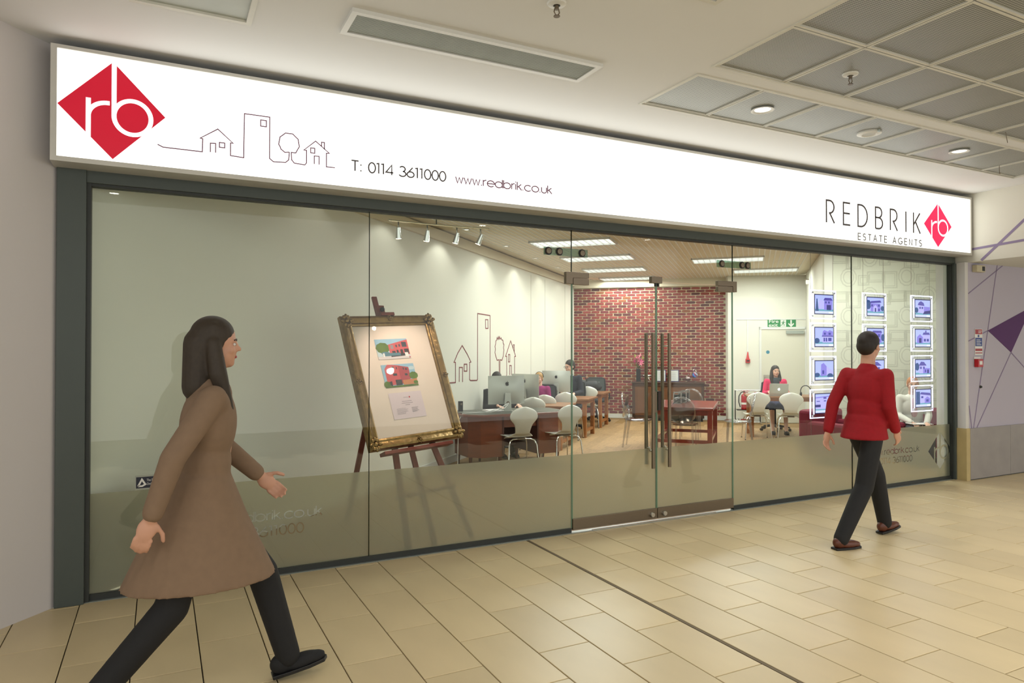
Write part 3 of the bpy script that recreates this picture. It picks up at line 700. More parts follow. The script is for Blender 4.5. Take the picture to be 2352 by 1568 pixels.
# luminaires
M_diff = emis('louvre_glow', (250, 252, 248), 2.6)
def luminaire(c, label, power, show=True):
    t = thing('ceiling_light', label, 'light', (c[0], c[1], ZI), ANG_V, 'louvred ceiling lights inside the shop')
    f = MB(); L_, Wd = .62, .29
    for a in ((-L_, L_, -Wd, -Wd + .02), (-L_, L_, Wd - .02, Wd), (-L_, -L_ + .02, -Wd, Wd), (L_ - .02, L_, -Wd, Wd)): f.box(a[0], a[1], a[2], a[3], -.03, .01)
    f.build('frame', M_white, t)
    MB().box(-L_ + .02, L_ - .02, -Wd + .02, Wd - .02, -.006, -.003).build('diffuser', M_diff, t)
    lv = MB()
    for k in range(1, 4): lv.box(-L_ + .02, L_ - .02, -Wd + k * .145 - .004, -Wd + k * .145 + .004, -.028, -.008)
    lv.build('long_louvre', M_steelb, t); lv = MB()
    for k in range(1, 12): lv.box(-L_ + k * .1033 - .002, -L_ + k * .1033 + .002, -Wd + .02, Wd - .02, -.026, -.008)
    lv.build('cross_louvre', M_steelb, t)
    lamp('tubes', 'AREA', (0, 0, -.04), power, (.98, 1, .965), t, 1.15, .5, aim=(0, 0, -1))
for i, (c, s) in enumerate((((5.56, 3.67), 'nearest the shop doors'), ((6.89, 4.98), 'second from the doors'), ((8.2, 6.31), 'third from the doors'), ((9.5, 7.62), 'closest to the brick wall'))):
    luminaire(c, 'louvred ceiling light in the shop, ' + s, 37)
luminaire((8.75, 1.35), 'added louvred light above the seats, brightening the wallpaper wall', 60)  # extra fitting, put in to lift the wallpaper wall
luminaire((9.1, 4.1), 'added louvred light before the laptop table', 52)  # extra fitting, added to brighten the far right of the shop
luminaire((11.0, 5.0), 'added louvred light brightening the fire exit corner', 38)  # added only to brighten the fire exit wall
luminaire((4.2, 1.4), 'added louvred light out of sight behind the door header', 24)  # unseen lamp, added for light at the front of the shop
# wall washers
for i, s in enumerate((2.4, 3.75, 5.27, 6.86, 8.4, 9.9, 11.4)):
    p = A + U * s + Vector((U.y, -U.x, 0)) * .42
    t = thing('wall_washer', ['recessed wall washer behind the tall easel pane', 'recessed wall washer above the easel', 'recessed wall washer over the first drawn house', 'recessed wall washer over the drawn tower', 'recessed wall washer over the drawn tree', 'recessed wall washer over the jointed wall panels', 'recessed wall washer in the corner by the bricks'][i], 'light', (p.x, p.y, ZI - .006))
    MB().lathe([(.03, 0), (.05, -.006), (.055, 0), (.05, .01), (.03, .006)], 20).build('rim', M_white, t, 40)
    MB().lathe([(0, 0), (.03, 0), (.03, .005), (0, .005)], 16).build('lens', emis('washer_lens', (255, 240, 220), 3), t)
    lamp('bulb', 'SPOT', (0, 0, -.03), (1.5, 5, 9, 9, 8, 5, 3)[i], (1, .97, .9), t, .04, spot=112, blend=.35, aim=(-U.y * .3, U.x * .3, -1))
# spotlight track
tk = thing('spotlight_track', 'chrome track with four small spotlights hanging inside the window', 'light', (2.05, .2, 2.62))
pts = [Vector((x - 2.05, dy, 0)) for x, dy in ((1.715, -.01), (1.97, .012), (2.235, .012), (2.445, -.01))]
MB().tube([p + Vector((0, 0, .035)) for p in [Vector((-.42, -.02, 0))] + pts + [Vector((.47, -.02, 0))]], .008, 8).build('rail', M_chrome, tk, 40)
MB().tube([(0, .012, .035), (0, .012, .62)], .006, 8).build('suspension_rod', M_chrome, tk)
aims = [(.12, .25, -1), (-.02, .3, -.9), (-.12, .3, -.9), (-.3, .35, -1)]
for i, (p, a) in enumerate(zip(pts, aims)):
    d = Vector(a).normalized(); h = p + Vector((0, 0, -.045))
    sp = MB(); sp.cyl(p + Vector((0, 0, .03)), h, .006, .006, 8)
    e0 = h - d * .03; e1 = h + d * .06
    sp.cyl(e0, e1, .015, .026, 14); hd = sp.build('spot_head', M_chrome, tk, 40)
    b = MB(); b.cyl(e1 + d * .0005, e1 + d * .002, .022, .022, 14); b.build('lamp_face', emis('halogen', (255, 226, 200), 30), hd)
    l = lamp('bulb', 'SPOT', e1 + d * .01, 15, (1, .78, .66), tk, .02, spot=62, blend=.6, aim=d)
# ------------------------------------------------------------------ easel and gold frame
M_eas = mat('easel_wood', (118, 46, 28), .45, 0, .14, 6, stretch=(6, 6, 1))
yaw, lean, roll = R(14.44), R(21.35), R(2.66)
FO = Vector((1.522, .32, .78)); FWd, FH = .962, 1.198
n_ = Vector((math.sin(yaw), -math.cos(yaw), 0)); a_ = Vector((math.cos(yaw), math.sin(yaw), 0))
u_ = Vector((0, 0, 1)) * math.cos(lean) - n_ * math.sin(lean)
a2 = a_ * math.cos(roll) + u_ * math.sin(roll); u2 = u_ * math.cos(roll) - a_ * math.sin(roll); nn = a2.cross(u2)
MF = Matrix(((a2.x, -nn.x, u2.x, FO.x), (a2.y, -nn.y, u2.y, FO.y), (a2.z, -nn.z, u2.z, FO.z), (0, 0, 0, 1)))   # local x right, y away, z up
pf = thing('picture_frame', 'ornate gold picture frame with house photographs leaning on the easel', 'picture frame'); pf.matrix_world = MF
prof = [(0, .03), (0, -.012), (.012, -.03), (.03, -.036), (.05, -.022), (.066, -.014), (.082, -.02), (.094, -.014), (.1, .004), (.1, .03)]  # distance from the outer edge, depth
def fr_side(p, q, inx, inz, name):
    m = MB(); n = len(prof); v = []; c0 = Vector(p); c1 = Vector(q); t = (c1 - c0).normalized()
    for c, s in ((c0, 1), (c1, -1)):
        for d_, dp in prof: v.append((c.x + inx * d_ + t.x * s * d_, dp, c.y + inz * d_ + t.y * s * d_))
    f = [(i, i + 1, n + i + 1, n + i) for i in range(n - 1)]
    m.add(v, f); return m.build(name, M_brass, pf, 30)
fr_side((0, 0), (FWd, 0), 0, 1, 'frame_rail'); fr_side((0, FH), (FWd, FH), 0, -1, 'frame_rail'); fr_side((0, 0), (0, FH), 1, 0, 'frame_stile'); fr_side((FWd, 0), (FWd, FH), -1, 0, 'frame_stile')
om = MB()
om.ball((0, 0, 0), (.022, .014, .022), 10, 6)
for a in range(0, 360, 60): om.ball((.04 * math.cos(R(a)), .004, .04 * math.sin(R(a))), (.018, .012, .018), 8, 5)
for s in (-1, 1): om.ball((s * .045, .002, 0), (.02, .012, .014), 8, 5); om.ball((0, .002, s * .045), (.014, .012, .02), 8, 5)
om = om.mesh('corner_ornament', M_brass, 60)
for x in (.05, FWd - .05):
    for z in (.05, FH - .05): obj('corner_ornament', om, pf, (x, -.034, z))
for x, z in ((FWd / 2, .035), (FWd / 2, FH - .03), (.035, FH / 2), (FWd - .035, FH / 2)):
    o = obj('side_ornament', om, pf, (x, -.034, z)); o.scale = (.5, .8, .5)
MB().box(.095, FWd - .095, -.002, .02, .095, FH - .095).build('mount_board', mat('mount_board', (236, 218, 204), .6, 0, .01), pf)
MB().box(.02, FWd - .02, .02, .026, .02, FH - .02).build('backing', M_eas, pf)
MB().box(.096, FWd - .096, -.008, -.006, .096, FH - .096).build('glazing', clear('picture_glass', (.99, .99, .99), .03, .5), pf)
PC = {k: mat('print_' + k, c, .6, 0, v, 12) for k, c, v in (('sky', (150, 190, 214), .08), ('sky2', (196, 214, 222), .05), ('pink', (206, 88, 92), .03), ('pinkd', (176, 72, 80), .03), ('tree', (88, 116, 38), .4), ('win', (62, 64, 74), .05), ('road', (214, 204, 204), .03), ('dark', (52, 46, 50), .1), ('blue', (84, 124, 138), .1), ('fence', (196, 128, 84), .1), ('paper', (226, 208, 214), .01), ('ink', (150, 138, 144), .02), ('red', (186, 26, 50), .02), ('white', (238, 232, 230), .01))}
def picture(name, x0, x1, z0, z1, parent, polys, mats, y=-.0045, dy=-.00012):
    m = MB(); keys = list(mats); n = 0
    for key, poly in polys:
        m.cur = keys.index(key); n += 1
        m.prism([(x0 + a * (x1 - x0), z0 + b * (z1 - z0)) for a, b in poly], -(y), -(y + dy * n), Mx)
    return m.build(name, [mats[k] for k in keys], parent)
rect = lambda a, b, c, d: [(a, c), (b, c), (b, d), (a, d)]
circ = lambda x, z, r, s=1: [(x + r * math.cos(R(q)) * (1 + .08 * ((q // 20) % 2)), z + r * s * math.sin(R(q)) * (1 + .08 * ((q // 20) % 2))) for q in range(0, 360, 20)]
cx0 = .285; pw = .335
picture('house_print', cx0, cx0 + pw, .785, .975, pf, [('sky', rect(0, 1, 0, 1)), ('sky2', rect(0, 1, 0, .6)), ('tree', circ(.2, .56, .2, 1.3)), ('pink', [(.38, .25), (1, .2), (1, .95), (.38, .72)]), ('win', rect(.8, .95, .58, .83)), ('ink', rect(.44, .53, .5, .7)), ('win', rect(.6, .65, .58, .7)), ('win', rect(.7, .75, .6, .72)), ('dark', rect(.46, .56, .28, .4)), ('dark', rect(.6, .66, .28, .44)), ('dark', rect(.72, .8, .26, .46)), ('dark', rect(.84, .98, .24, .48)), ('road', rect(0, 1, 0, .14)), ('dark', [(.4, .1), (.86, .14), (.86, .26), (.4, .24)]), ('blue', rect(.16, .7, .16, .3)), ('blue', circ(.25, .3, .12, .6)), ('white', rect(.16, .21, .12, .3)), ('white', rect(.84, .94, .1, .3)), ('red', rect(.95, .99, .03, .08))], PC)
picture('house_print', cx0 + .005, cx0 + pw + .005, .525, .735, pf, [('sky', rect(0, 1, 0, 1)), ('sky2', circ(.9, .8, .12, .6)), ('pink', [(.08, .2), (.22, .16), (.22, 1), (.18, 1), (.08, .82)]), ('pinkd', [(.22, .1), (.62, .14), (.82, .34), (.82, .84), (.52, .94), (.22, 1)]), ('pink', [(.22, .1), (.5, .12), (.5, .95), (.22, 1)]), ('dark', [(.12, .1), (.22, .06), (.22, .28), (.12, .24)]), ('dark', rect(.33, .52, .08, .32)), ('win', rect(.3, .37, .8, .9)), ('win', rect(.43, .46, .78, .88)), ('win', rect(.3, .42, .5, .6)), ('win', rect(.64, .67, .74, .84)), ('win', rect(.71, .76, .72, .8)), ('win', rect(.66, .74, .48, .57)), ('tree', circ(.92, .46, .13, 1.2)), ('fence', [(.55, .08), (1, .08), (1, .32), (.55, .28)]), ('tree', circ(.06, .14, .09, 1.5)), ('tree', rect(0, 1, 0, .07)), ('tree', circ(.94, .16, .07, 1))], PC)
picture('text_print', cx0 + .01, cx0 + pw + .01, .24, .475, pf, [('paper', rect(0, 1, 0, 1)), ('red', [(.58, .8), (.61, .84), (.64, .8), (.61, .76)]), ('ink', rect(.42, .57, .79, .805))] + [('ink', rect(.5 - w_, .5 + w_, z, z + .018)) for z, w_ in ((.64, .15), (.57, .17), (.5, .07))] + [('ink', rect(.14, .14 + w_, z, z + .01)) for z, w_ in ((.38, .28), (.34, .34), (.3, .3), (.26, .33), (.22, .26), (.18, .24))] + [('ink', rect(.6, .6 + w_, z, z + .01)) for z, w_ in ((.38, .2), (.34, .17), (.3, .18), (.26, .21), (.22, .14))], PC)
es = thing('easel', 'dark red wooden easel standing behind the glass', 'easel', (2.05, .55, 0), yaw)
def P_(lx, ly, lz): return MF @ Vector((lx, ly, lz))
def eb(p, q, w, d, name):
    p = es.matrix_basis.inverted() @ Vector(p); q = es.matrix_basis.inverted() @ Vector(q); L = (q - p); z = L.normalized(); x = Vector((1, 0, 0)); x = (x - z * x.dot(z)).normalized(); y = z.cross(x)
    M = Matrix(((x.x, y.x, z.x, p.x), (x.y, y.y, z.y, p.y), (x.z, y.z, z.z, p.z), (0, 0, 0, 1)))
    return MB().box(-w / 2, w / 2, -d / 2, d / 2, 0, L.length, M).build(name, M_eas, es, bevel=.004)
bpy.context.view_layer.update()
mid = .44
down = lambda lx, ly: (lambda p: p - (MF.to_3x3() @ Vector((0, 0, 1))) * (p.z / (MF.to_3x3() @ Vector((0, 0, 1))).z))(P_(lx, ly, 0))
eb(down(mid, .07), P_(mid, .07, 1.42), .05, .022, 'mast')
eb(down(.2, .06) + Vector((-.02, 0, 0)), P_(mid - .03, .08, 1.1), .055, .022, 'front_leg'); eb(down(.75, .06) + Vector((.06, 0, 0)), P_(mid + .03, .08, 1.1), .055, .022, 'front_leg')
rr = P_(mid, .1, 1.0); eb((rr.x - .22, rr.y + .42, 0), rr, .05, .022, 'rear_leg')
eb(P_(.1, -.01, -.035), P_(.8, -.01, -.035), .03, .09, 'ledge'); eb(P_(.16, .05, -.4), P_(.78, .05, -.4), .03, .03, 'cross_bar')
eb(P_(mid, .03, 1.2), P_(mid + .005, .03, 1.31), .075, .04, 'clamp'); eb(P_(mid - .04, -.01, 1.207), P_(mid + .1, -.01, 1.207), .03, .06, 'clamp_foot')
MB().ball(es.matrix_basis.inverted() @ P_(mid + .01, .0, 1.265), (.022, .02, .022), 12, 8).build('clamp_knob', M_black, es, 60)
# ------------------------------------------------------------------ lit display panels by the window
SK = {k: emis('glow_' + k, c, s * 1.25) for k, c, s in (('sky', (176, 184, 255), 1.0), ('wall', (142, 128, 226), .9), ('wall2', (186, 178, 246), .95), ('roof', (92, 82, 176), .8), ('dark', (48, 44, 128), .8), ('win', (70, 70, 170), .8), ('lawn', (108, 168, 190), .9), ('road', (206, 210, 255), 1.0), ('tree', (52, 84, 142), .8), ('tag', (240, 240, 255), 1.1))}
M_led = emis('led_edge', (226, 222, 255), 2.8)
M_acr = clear('acrylic', (.95, .95, 1), .05, .7)
HOUSES = [
 [('tree', [(.02, .1), (.2, .1), (.13, .8), (.08, .8)]), ('wall2', [(.2, .25), (.5, .25), (.5, .62), (.36, .8), (.2, .62)]), ('wall', rect(.5, .95, .2, .72)), ('roof', [(.46, .72), (.98, .72), (.9, .86), (.54, .86)]), ('dark', rect(.64, .88, .2, .48)), ('win', rect(.55, .64, .56, .67)), ('win', rect(.72, .82, .56, .67))],
 [('tree', circ(.06, .6, .16, 1.6)), ('wall', rect(.2, .8, .22, .68)), ('roof', [(.14, .68), (.86, .74), (.8, .86), (.22, .8)]), ('wall2', [(.36, .2), (.62, .2), (.62, .46), (.49, .6), (.36, .46)]), ('dark', rect(.45, .53, .2, .42)), ('win', rect(.24, .34, .5, .62)), ('win', rect(.64, .76, .5, .62)), ('win', rect(.66, .76, .26, .38)), ('tree', circ(.92, .4, .1, 1.4))],
 [('tree', circ(.08, .4, .12, 1.3)), ('wall2', [(.2, .25), (.58, .2), (.58, .7), (.2, .7)]), ('roof', [(.16, .7), (.62, .66), (.56, .84), (.38, .94), (.24, .86)]), ('wall', [(.58, .2), (.98, .3), (.98, .6), (.58, .62)]), ('dark', [(.5, .16), (1, .2), (1, .4), (.62, .34)]), ('win', rect(.27, .36, .48, .6)), ('win', rect(.42, .52, .48, .6))],
 [('tree', circ(.1, .3, .14, 1)), ('wall2', rect(.4, .96, .2, .56)), ('wall', [(.38, .56), (.98, .56), (.98, .8), (.8, .88), (.7, .8), (.5, .88), (.42, .8)]), ('roof', [(.36, .52), (1, .52), (.98, .58), (.38, .58)]), ('win', rect(.46, .54, .26, .46)), ('win', rect(.58, .66, .26, .46)), ('win', rect(.72, .9, .28, .46)), ('win', rect(.48, .58, .62, .74)), ('win', rect(.74, .86, .62, .74))],
 [('wall', rect(.3, .86, .2, .8)), ('roof', [(.26, .78), (.9, .78), (.84, .9), (.34, .9)]), ('win', rect(.38, .5, .54, .7)), ('win', rect(.64, .76, .54, .7)), ('dark', rect(.4, .54, .22, .46)), ('tree', circ(.94, .5, .1, 2)), ('win', rect(.62, .76, .28, .42))],
 [('wall', [(.1, .2), (.5, .2), (.5, .56), (.3, .74), (.1, .56)]), ('wall2', rect(.5, .96, .22, .7)), ('dark', rect(.24, .4, .22, .5)), ('win', rect(.56, .7, .3, .46)), ('win', rect(.76, .9, .3, .46)), ('roof', [(.48, .7), (.98, .7), (.92, .84), (.54, .84)]), ('roof', [(.66, .84), (.74, .84), (.74, .96), (.66, .96)])],
 [('wall', [(.3, .18), (.62, .22), (.62, .72), (.46, .9), (.32, .82)]), ('wall2', [(.62, .22), (.98, .28), (.98, .44), (.62, .72)]), ('tree', circ(.82, .2, .16, .8)), ('tree', circ(.1, .26, .14, .8)), ('win', rect(.38, .48, .3, .5))],
 [('wall2', rect(.2, .8, .2, .7)), ('roof', [(.14, .7), (.86, .7), (.6, .92), (.4, .92)]), ('dark', rect(.45, .56, .2, .46)), ('win', rect(.26, .4, .5, .62)), ('win', rect(.62, .74, .5, .62))],
 [('tree', circ(.1, .6, .14, 1.6)), ('wall2', rect(.24, .7, .2, .66)), ('roof', [(.2, .66), (.74, .66), (.56, .88), (.36, .9)]), ('wall', [(.5, .2), (.96, .2), (.96, .5), (.5, .52)]), ('win', rect(.3, .4, .46, .6)), ('win', rect(.5, .6, .46, .6)), ('win', rect(.62, .7, .26, .42)), ('dark', rect(.78, .88, .2, .42))],
 [('wall2', rect(.02, .98, .2, .78)), ('wall', [(.0, .78), (1, .86), (1, .92), (0, .84)]), ('win', rect(.06, .24, .6, .64)), ('win', rect(.46, .58, .6, .66)), ('win', rect(.78, .92, .62, .68)), ('dark', rect(.0, .28, .3, .44)), ('roof', rect(.44, .6, .74, .84)), ('dark', rect(.72, .8, .2, .3))],
 [('wall', rect(.25, .75, .2, .72)), ('roof', [(.2, .72), (.8, .72), (.5, .95)]), ('win', rect(.32, .44, .46, .6)), ('win', rect(.56, .68, .46, .6)), ('dark', rect(.45, .55, .2, .42))],
 [('tree', rect(.02, .28, .1, .9)), ('wall2', [(.3, .2), (.98, .26), (.98, .64), (.3, .74)]), ('wall', [(.6, .2), (.96, .2), (.96, .46), (.78, .6), (.6, .46)]), ('win', rect(.36, .5, .5, .62)), ('win', rect(.7, .86, .28, .42)), ('roof', [(.28, .74), (1, .64), (.96, .8), (.36, .86)])],
]
order = [[0, 3, 6, 9], [1, 4, 7, 10], [2, 5, 8, 11]]
ORD = ['topmost', 'second from the top', 'third from the top', 'lowest']
CN = ['nearest the doors', 'of the middle column', 'by the end post']
ZTOP = [2.277, 1.912, 1.54, 1.172]
pic = ['tree and garage', 'gabled porch house', 'house above a hedge', 'bay windowed terrace', 'tall brick house', 'pair of gables', 'converted chapel', 'hip roofed house', 'house with side wing', 'flat fronted block', 'narrow gabled house', 'house behind a hedge']
for c, X0 in enumerate((6.395, 7.278, 8.172)):
    for s in (0, 1):
        x = X0 + (.03, .395)[s]
        tag(MB().cyl((x, .112, .62), (x, .112, 2.72), .0018, .0018, 6).build('hanging_cable', M_steel), 'thin steel display cable, %s side of the column %s' % (('door', 'far')[s], CN[c]), 'cable')
    for r in range(4):
        t = thing('display_panel', 'lit display of a %s, %s %s' % (pic[order[c][r]], ORD[r], CN[c]), 'display', (X0, .1, ZTOP[r] - .322), 0, 'lit window displays')
        Wd, Hh = .427, .322
        b = MB(); b.ribbon([(.005, .005), (Wd - .005, .005), (Wd - .005, Hh - .005), (.005, Hh - .005)], .011, -.004, .004, True); b.build('glowing_edge', M_led, t)
        MB().box(.01, Wd - .01, -.0035, .0035, .01, Hh - .01).build('acrylic_sheet', M_acr, t)
        MB().box(.068, Wd - .046, -.008, -.005, .05, Hh - .046).build('bezel', emis('bezel', (60, 58, 120), .5), t)
        MB().box(.046, .06, -.009, -.004, .045, Hh - .045).build('light_bar', M_led, t)
        picture('screen', .078, Wd - .056, .06, Hh - .056, t, [('sky', rect(0, 1, 0, 1)), ('lawn', rect(0, 1, 0, .24))] + HOUSES[order[c][r]] + [('road', rect(0, 1, 0, .13)), ('tag', rect(.76, .98, .02, .1))], SK, y=-.0082, dy=-.00012)
        for bx in (.035, Wd - .035):
            for bz in (.03, Hh - .03):
                MB().lathe([(0, 0), (.011, 0), (.011, .01), (.007, .016), (0, .016)], 12, Matrix.Translation((bx, -.003, bz)) @ Matrix.Rotation(R(90), 4, 'X')).build('corner_bolt', M_chrome, t, 40)

# ------------------------------------------------------------------ white shell chairs
M_shell = mat('white_lacquer', (228, 227, 216), .35, 0, .01, coat=.2)
def shell_chair(label):
    t = thing('shell_chair', label, 'chair', group='white shell chairs with chrome legs')
    # centre line (y forward, z up) and half width, from the top of the back to the front of the seat
    st = []
    for i in range(13):
        a = i / 12; z = .855 - a * .37; y = -.20 + (a ** 1.3) * .085 - .02 * math.sin(a * math.pi)
        if a < .62: w = .205 * math.sqrt(max(0, 1 - ((a - .36) / .36) ** 2)) if a < .36 else .205 - .07 * ((a - .36) / .26) ** 2 * 1.0
        else: w = .135 - .028 * math.sin((a - .62) / .38 * math.pi * .5)
        st.append((y, z, max(w, .012)))
    for i in range(1, 7):
        a = R(i * 15); st.append((-.115 + .05 * math.sin(a) + .0, .485 - .035 * (1 - math.cos(a)) - .002 * i, .107 + .012 * i))
    for i in range(1, 13):
        a = i / 12; y = -.065 + a * .36; z = .438 + .008 * math.sin(a * 3) - (.02 * max(0, a - .8) / .2)
        w = .18 + .035 * math.sin(min(1, a * 1.6) * math.pi / 2) if a < .7 else .215 * math.sqrt(max(0, 1 - ((a - .7) / .34) ** 2)) + .02 * (1 - a)
        st.append((y, z, w))
    NN = 13; v = []; f = []
    for (y, z, w) in st:
        for k in range(NN):
            s = -1 + 2 * k / (NN - 1); cur = .03 * s * s
            back = max(0, min(1, (z - .5) / .25)); v.append((s * w, y + cur * back, z + cur * .35 * (1 - back)))
    for i in range(len(st) - 1):
        for k in range(NN - 1): f.append((i * NN + k, i * NN + k + 1, (i + 1) * NN + k + 1, (i + 1) * NN + k))
    m = MB(); m.add(v, f); s = m.build('seat_shell', M_shell, t, 60)
    so = s.modifiers.new('s', 'SOLIDIFY'); so.thickness = .011; so.offset = 0
    so.use_rim = True
    ss = s.modifiers.new('ss', 'SUBSURF'); ss.levels = 1; ss.render_levels = 1
    for sx in (-1, 1):
        for fy in (-1, 1):
            y0 = .03 + fy * .1
            MB().tube([(sx * .05, y0, .418), (sx * .13, y0 + fy * .02, .416), (sx * .175, y0 + fy * .045, .398), (sx * .2, y0 + fy * .07, .34), (sx * .225, y0 + fy * .105, .012)], .0095, 10).build('leg', M_chrome, t, 60)
            MB().cyl((sx * .2255, y0 + fy * .106, .014), (sx * .226, y0 + fy * .107, 0), .012, .012, 10).build('foot_cap', M_black, t)
    MB().box(-.06, .06, -.08, .14, .41, .43).build('mount_plate', M_steel, t)
    return t
ch = shell_chair('white shell chair at the octagonal desk, nearer the easel'); ch.location = (4.31, 3.05, 0); ch.rotation_euler.z = R(-4)
faceU = ANG_U - R(90); faceU2 = R(40) - R(90) + R(0)
copy_tree(ch, 'white shell chair at the octagonal desk, nearer the doors', (5.02, 3.07, 0), R(2))
copy_tree(ch, 'white shell chair with only its top above the octagonal desk', (5.42, 4.56, 0), faceU)
copy_tree(ch, 'white shell chair mostly hidden beside the mesh chair and the computers', (5.88, 5.0, 0), faceU)
copy_tree(ch, 'white shell chair pushed to the wooden table before the man in navy', (6.55, 5.42, 0), faceU)
copy_tree(ch, 'white shell chair at the wooden table closest to the bricks', (7.95, 6.84, 0), faceU)
copy_tree(ch, 'white shell chair before the laptop table, nearer the brick wall', (9.56, 3.87, 0), ANG_B + R(4))
copy_tree(ch, 'white shell chair before the laptop table, nearer the displays', (9.99, 3.50, 0), ANG_B - R(4))

# ------------------------------------------------------------------ desks and tables
M_mah = mat('mahogany', (120, 58, 30), .35, 0, .14, 4, stretch=(1, 1, 8), coat=.3); M_mah2 = mat('mahogany_dark', (84, 40, 24), .4, 0, .12, 4, stretch=(1, 1, 8))
M_leather = mat('green_leather_top', (58, 62, 46), .35, 0, .06, 40)
dk = thing('octagonal_desk', 'mahogany pedestal desk with cut corners and dark green leather top', 'desk', (4.42, 3.57, 0))
oc = lambda w, d, c: [(-w + c, -d), (w - c, -d), (w, -d + c), (w, d - c), (w - c, d), (-w + c, d), (-w, d - c), (-w, -d + c)]
MB().prism(oc(.8, .43, .2), .705, .738).build('desk_top', M_mah, dk, bevel=.006); MB().prism(oc(.75, .385, .18), .738, .741).build('leather_inlay', M_leather, dk)
for s in (-1, 1):
    p = MB().prism([(s * .27, -.36), (s * .6, -.36), (s * .73, -.22), (s * .73, .24), (s * .6, .38), (s * .27, .38)], .16, .705).build('pedestal', M_mah, dk, bevel=.004)
    for k in range(3): 
        dr = MB().box(s * .435 - .145, s * .435 + .145, .378, .394, .2 + k * .165, .35 + k * .165).build('drawer', M_mah2, p, bevel=.003)
    for lx, ly in ((.3, -.33), (.68, -.2), (.68, .22), (.3, .34)):
        MB().cyl((s * lx, ly, .16), (s * lx, ly, 0), .028, .016, 8).build('leg', M_mah2, dk)
    MB().box(s * .27 - .012, s * .27 + .012, -.366, -.35, .17, .7).build('corner_strip', M_mah2, dk)
MB().box(-.27, .27, -.33, -.31, .55, .705).build('kneehole_apron', M_mah, dk); MB().box(-.27, .27, .3, .32, .2, .705).build('modesty_panel', M_mah2, dk)
M_pine = mat('oiled_wood', (160, 100, 50), .42, 0, .12, 4, stretch=(1, 1, 8)); M_pinet = mat('oiled_wood_top', (140, 92, 52), .38, 0, .12, 4, stretch=(1, 7, 1))
def trestle_table(loc, label, rz=ANG_V, L=1.2, W=.83, H=.71):
    t = thing('wooden_table', label, 'table', (loc[0], loc[1], 0), rz, 'wooden desks with leg frames')
    MB().box(-L, 0, 0, W, H - .032, H).build('table_top', M_pinet, t, bevel=.004)
    for x in (-L + .08, -.085):
        for y in (.09, W - .09): MB().box(x - .035, x + .035, y - .035, y + .035, 0, H - .032).build('leg', M_pine, t, bevel=.003)
        MB().box(x - .022, x + .022, .125, W - .125, .1, .15).build('stretcher', M_pine, t); MB().box(x - .02, x + .02, .125, W - .125, H - .1, H - .034).build('end_rail', M_pine, t)
    MB().box(-L + .115, -.12, .075, .1, H - .09, H - .034).build('apron', M_pine, t)
    MB().box(-L + .115, -.12, W - .1, W - .075, H - .09, H - .034).build('apron', M_pine, t)
    return t
trestle_table((5.69, 4.17), 'wooden table behind the octagonal desk')
trestle_table((6.90, 5.31), 'wooden table where the man in navy sits')
trestle_table((8.06, 6.52), 'wooden table closest to the brick wall')
trestle_table((10.72, 3.20), 'wooden table carrying the silver laptop near the fire exit', ANG_B, 1.45, .72, .755)
# red dining table
M_redw = mat('red_mahogany', (136, 46, 28), .3, 0, .12, 4, stretch=(7, 1, 1), coat=.4)
rt = thing('red_table', 'red mahogany dining table seen through the glass doors', 'table', (7.72, 3.62, 0), ANG_V)
Wt, Dt, Ht = .46, .78, .72
MB().box(-Wt, Wt, -Dt, Dt, Ht - .045, Ht).build('table_top', M_redw, rt, bevel=.005)
for x in (-Wt + .05, Wt - .05):
    for y in (-Dt + .05, Dt - .05): MB().box(x - .036, x + .036, y - .036, y + .036, 0, Ht - .045).build('leg', M_redw, rt, bevel=.003)
    MB().box(x - .018, x + .018, -Dt + .08, Dt - .08, .17, .22).build('stretcher', M_redw, rt)
for y in (-Dt + .05, Dt - .05):
    MB().box(-Wt + .08, Wt - .08, y - .018, y + .018, .17, .22).build('stretcher', M_redw, rt); MB().box(-Wt + .08, Wt - .08, y - .012, y + .012, Ht - .12, Ht - .045).build('apron', M_redw, rt)
# clear ghost chairs
M_ghost = clear('clear_polycarbonate', (.86, .87, .90), .16, 1.2, .04)
def ghost_chair(label):
    t = thing('ghost_chair', label, 'chair', group='clear plastic chairs at the red table')
    s = MB(); s.lathe([(0, .0), (.2, 0), (.215, .008), (.215, .022), (.2, .03), (0, .03)], 28, Matrix.Translation((0, .02, .44))); s.build('seat', M_ghost, t, 40)
    MB().tube([(.2 * math.cos(R(a)), -.2 - .05 * math.sin(R(a)), .67 + .21 * math.sin(R(a))) for a in range(0, 360, 15)], .016, 8, True).build('back_ring', M_ghost, t, 60)
    b = MB(); b.lathe([(0, 0), (.19, 0), (.19, .006), (0, .006)], 28, Matrix.Translation((0, -.2, .67)) @ Matrix.Rotation(R(-90 - 13), 4, 'X')); b.build('back_panel', M_ghost, t, 40)
    for sx in (-1, 1):
        MB().tube([(sx * .15, -.18, .49), (sx * .155, -.16, .44), (sx * .17, -.22, 0)], [.02, .02, .013], 10).build('leg', M_ghost, t, 60)
        MB().tube([(sx * .15, .17, .44), (sx * .16, .19, 0)], [.02, .012], 10).build('leg', M_ghost, t, 60)
    return t
g = ghost_chair('clear chair at the red table end, in front of its near edge'); g.location = (7.38, 2.72, 0); g.rotation_euler.z = ANG_U + R(-94) + R(0)
g.location = (7.27, 3.17, 0); 
copy_tree(g, 'clear chair at the far end of the red table', (8.52, 4.45, 0), ANG_U + R(90))
copy_tree(g, 'clear chair on the door side of the red table by the tall handles', (7.05, 4.05, 0), ANG_V + R(-90) + R(0))
copy_tree(g, 'clear chair on the fire exit side of the red table', (8.36, 3.10, 0), ANG_V + R(90))
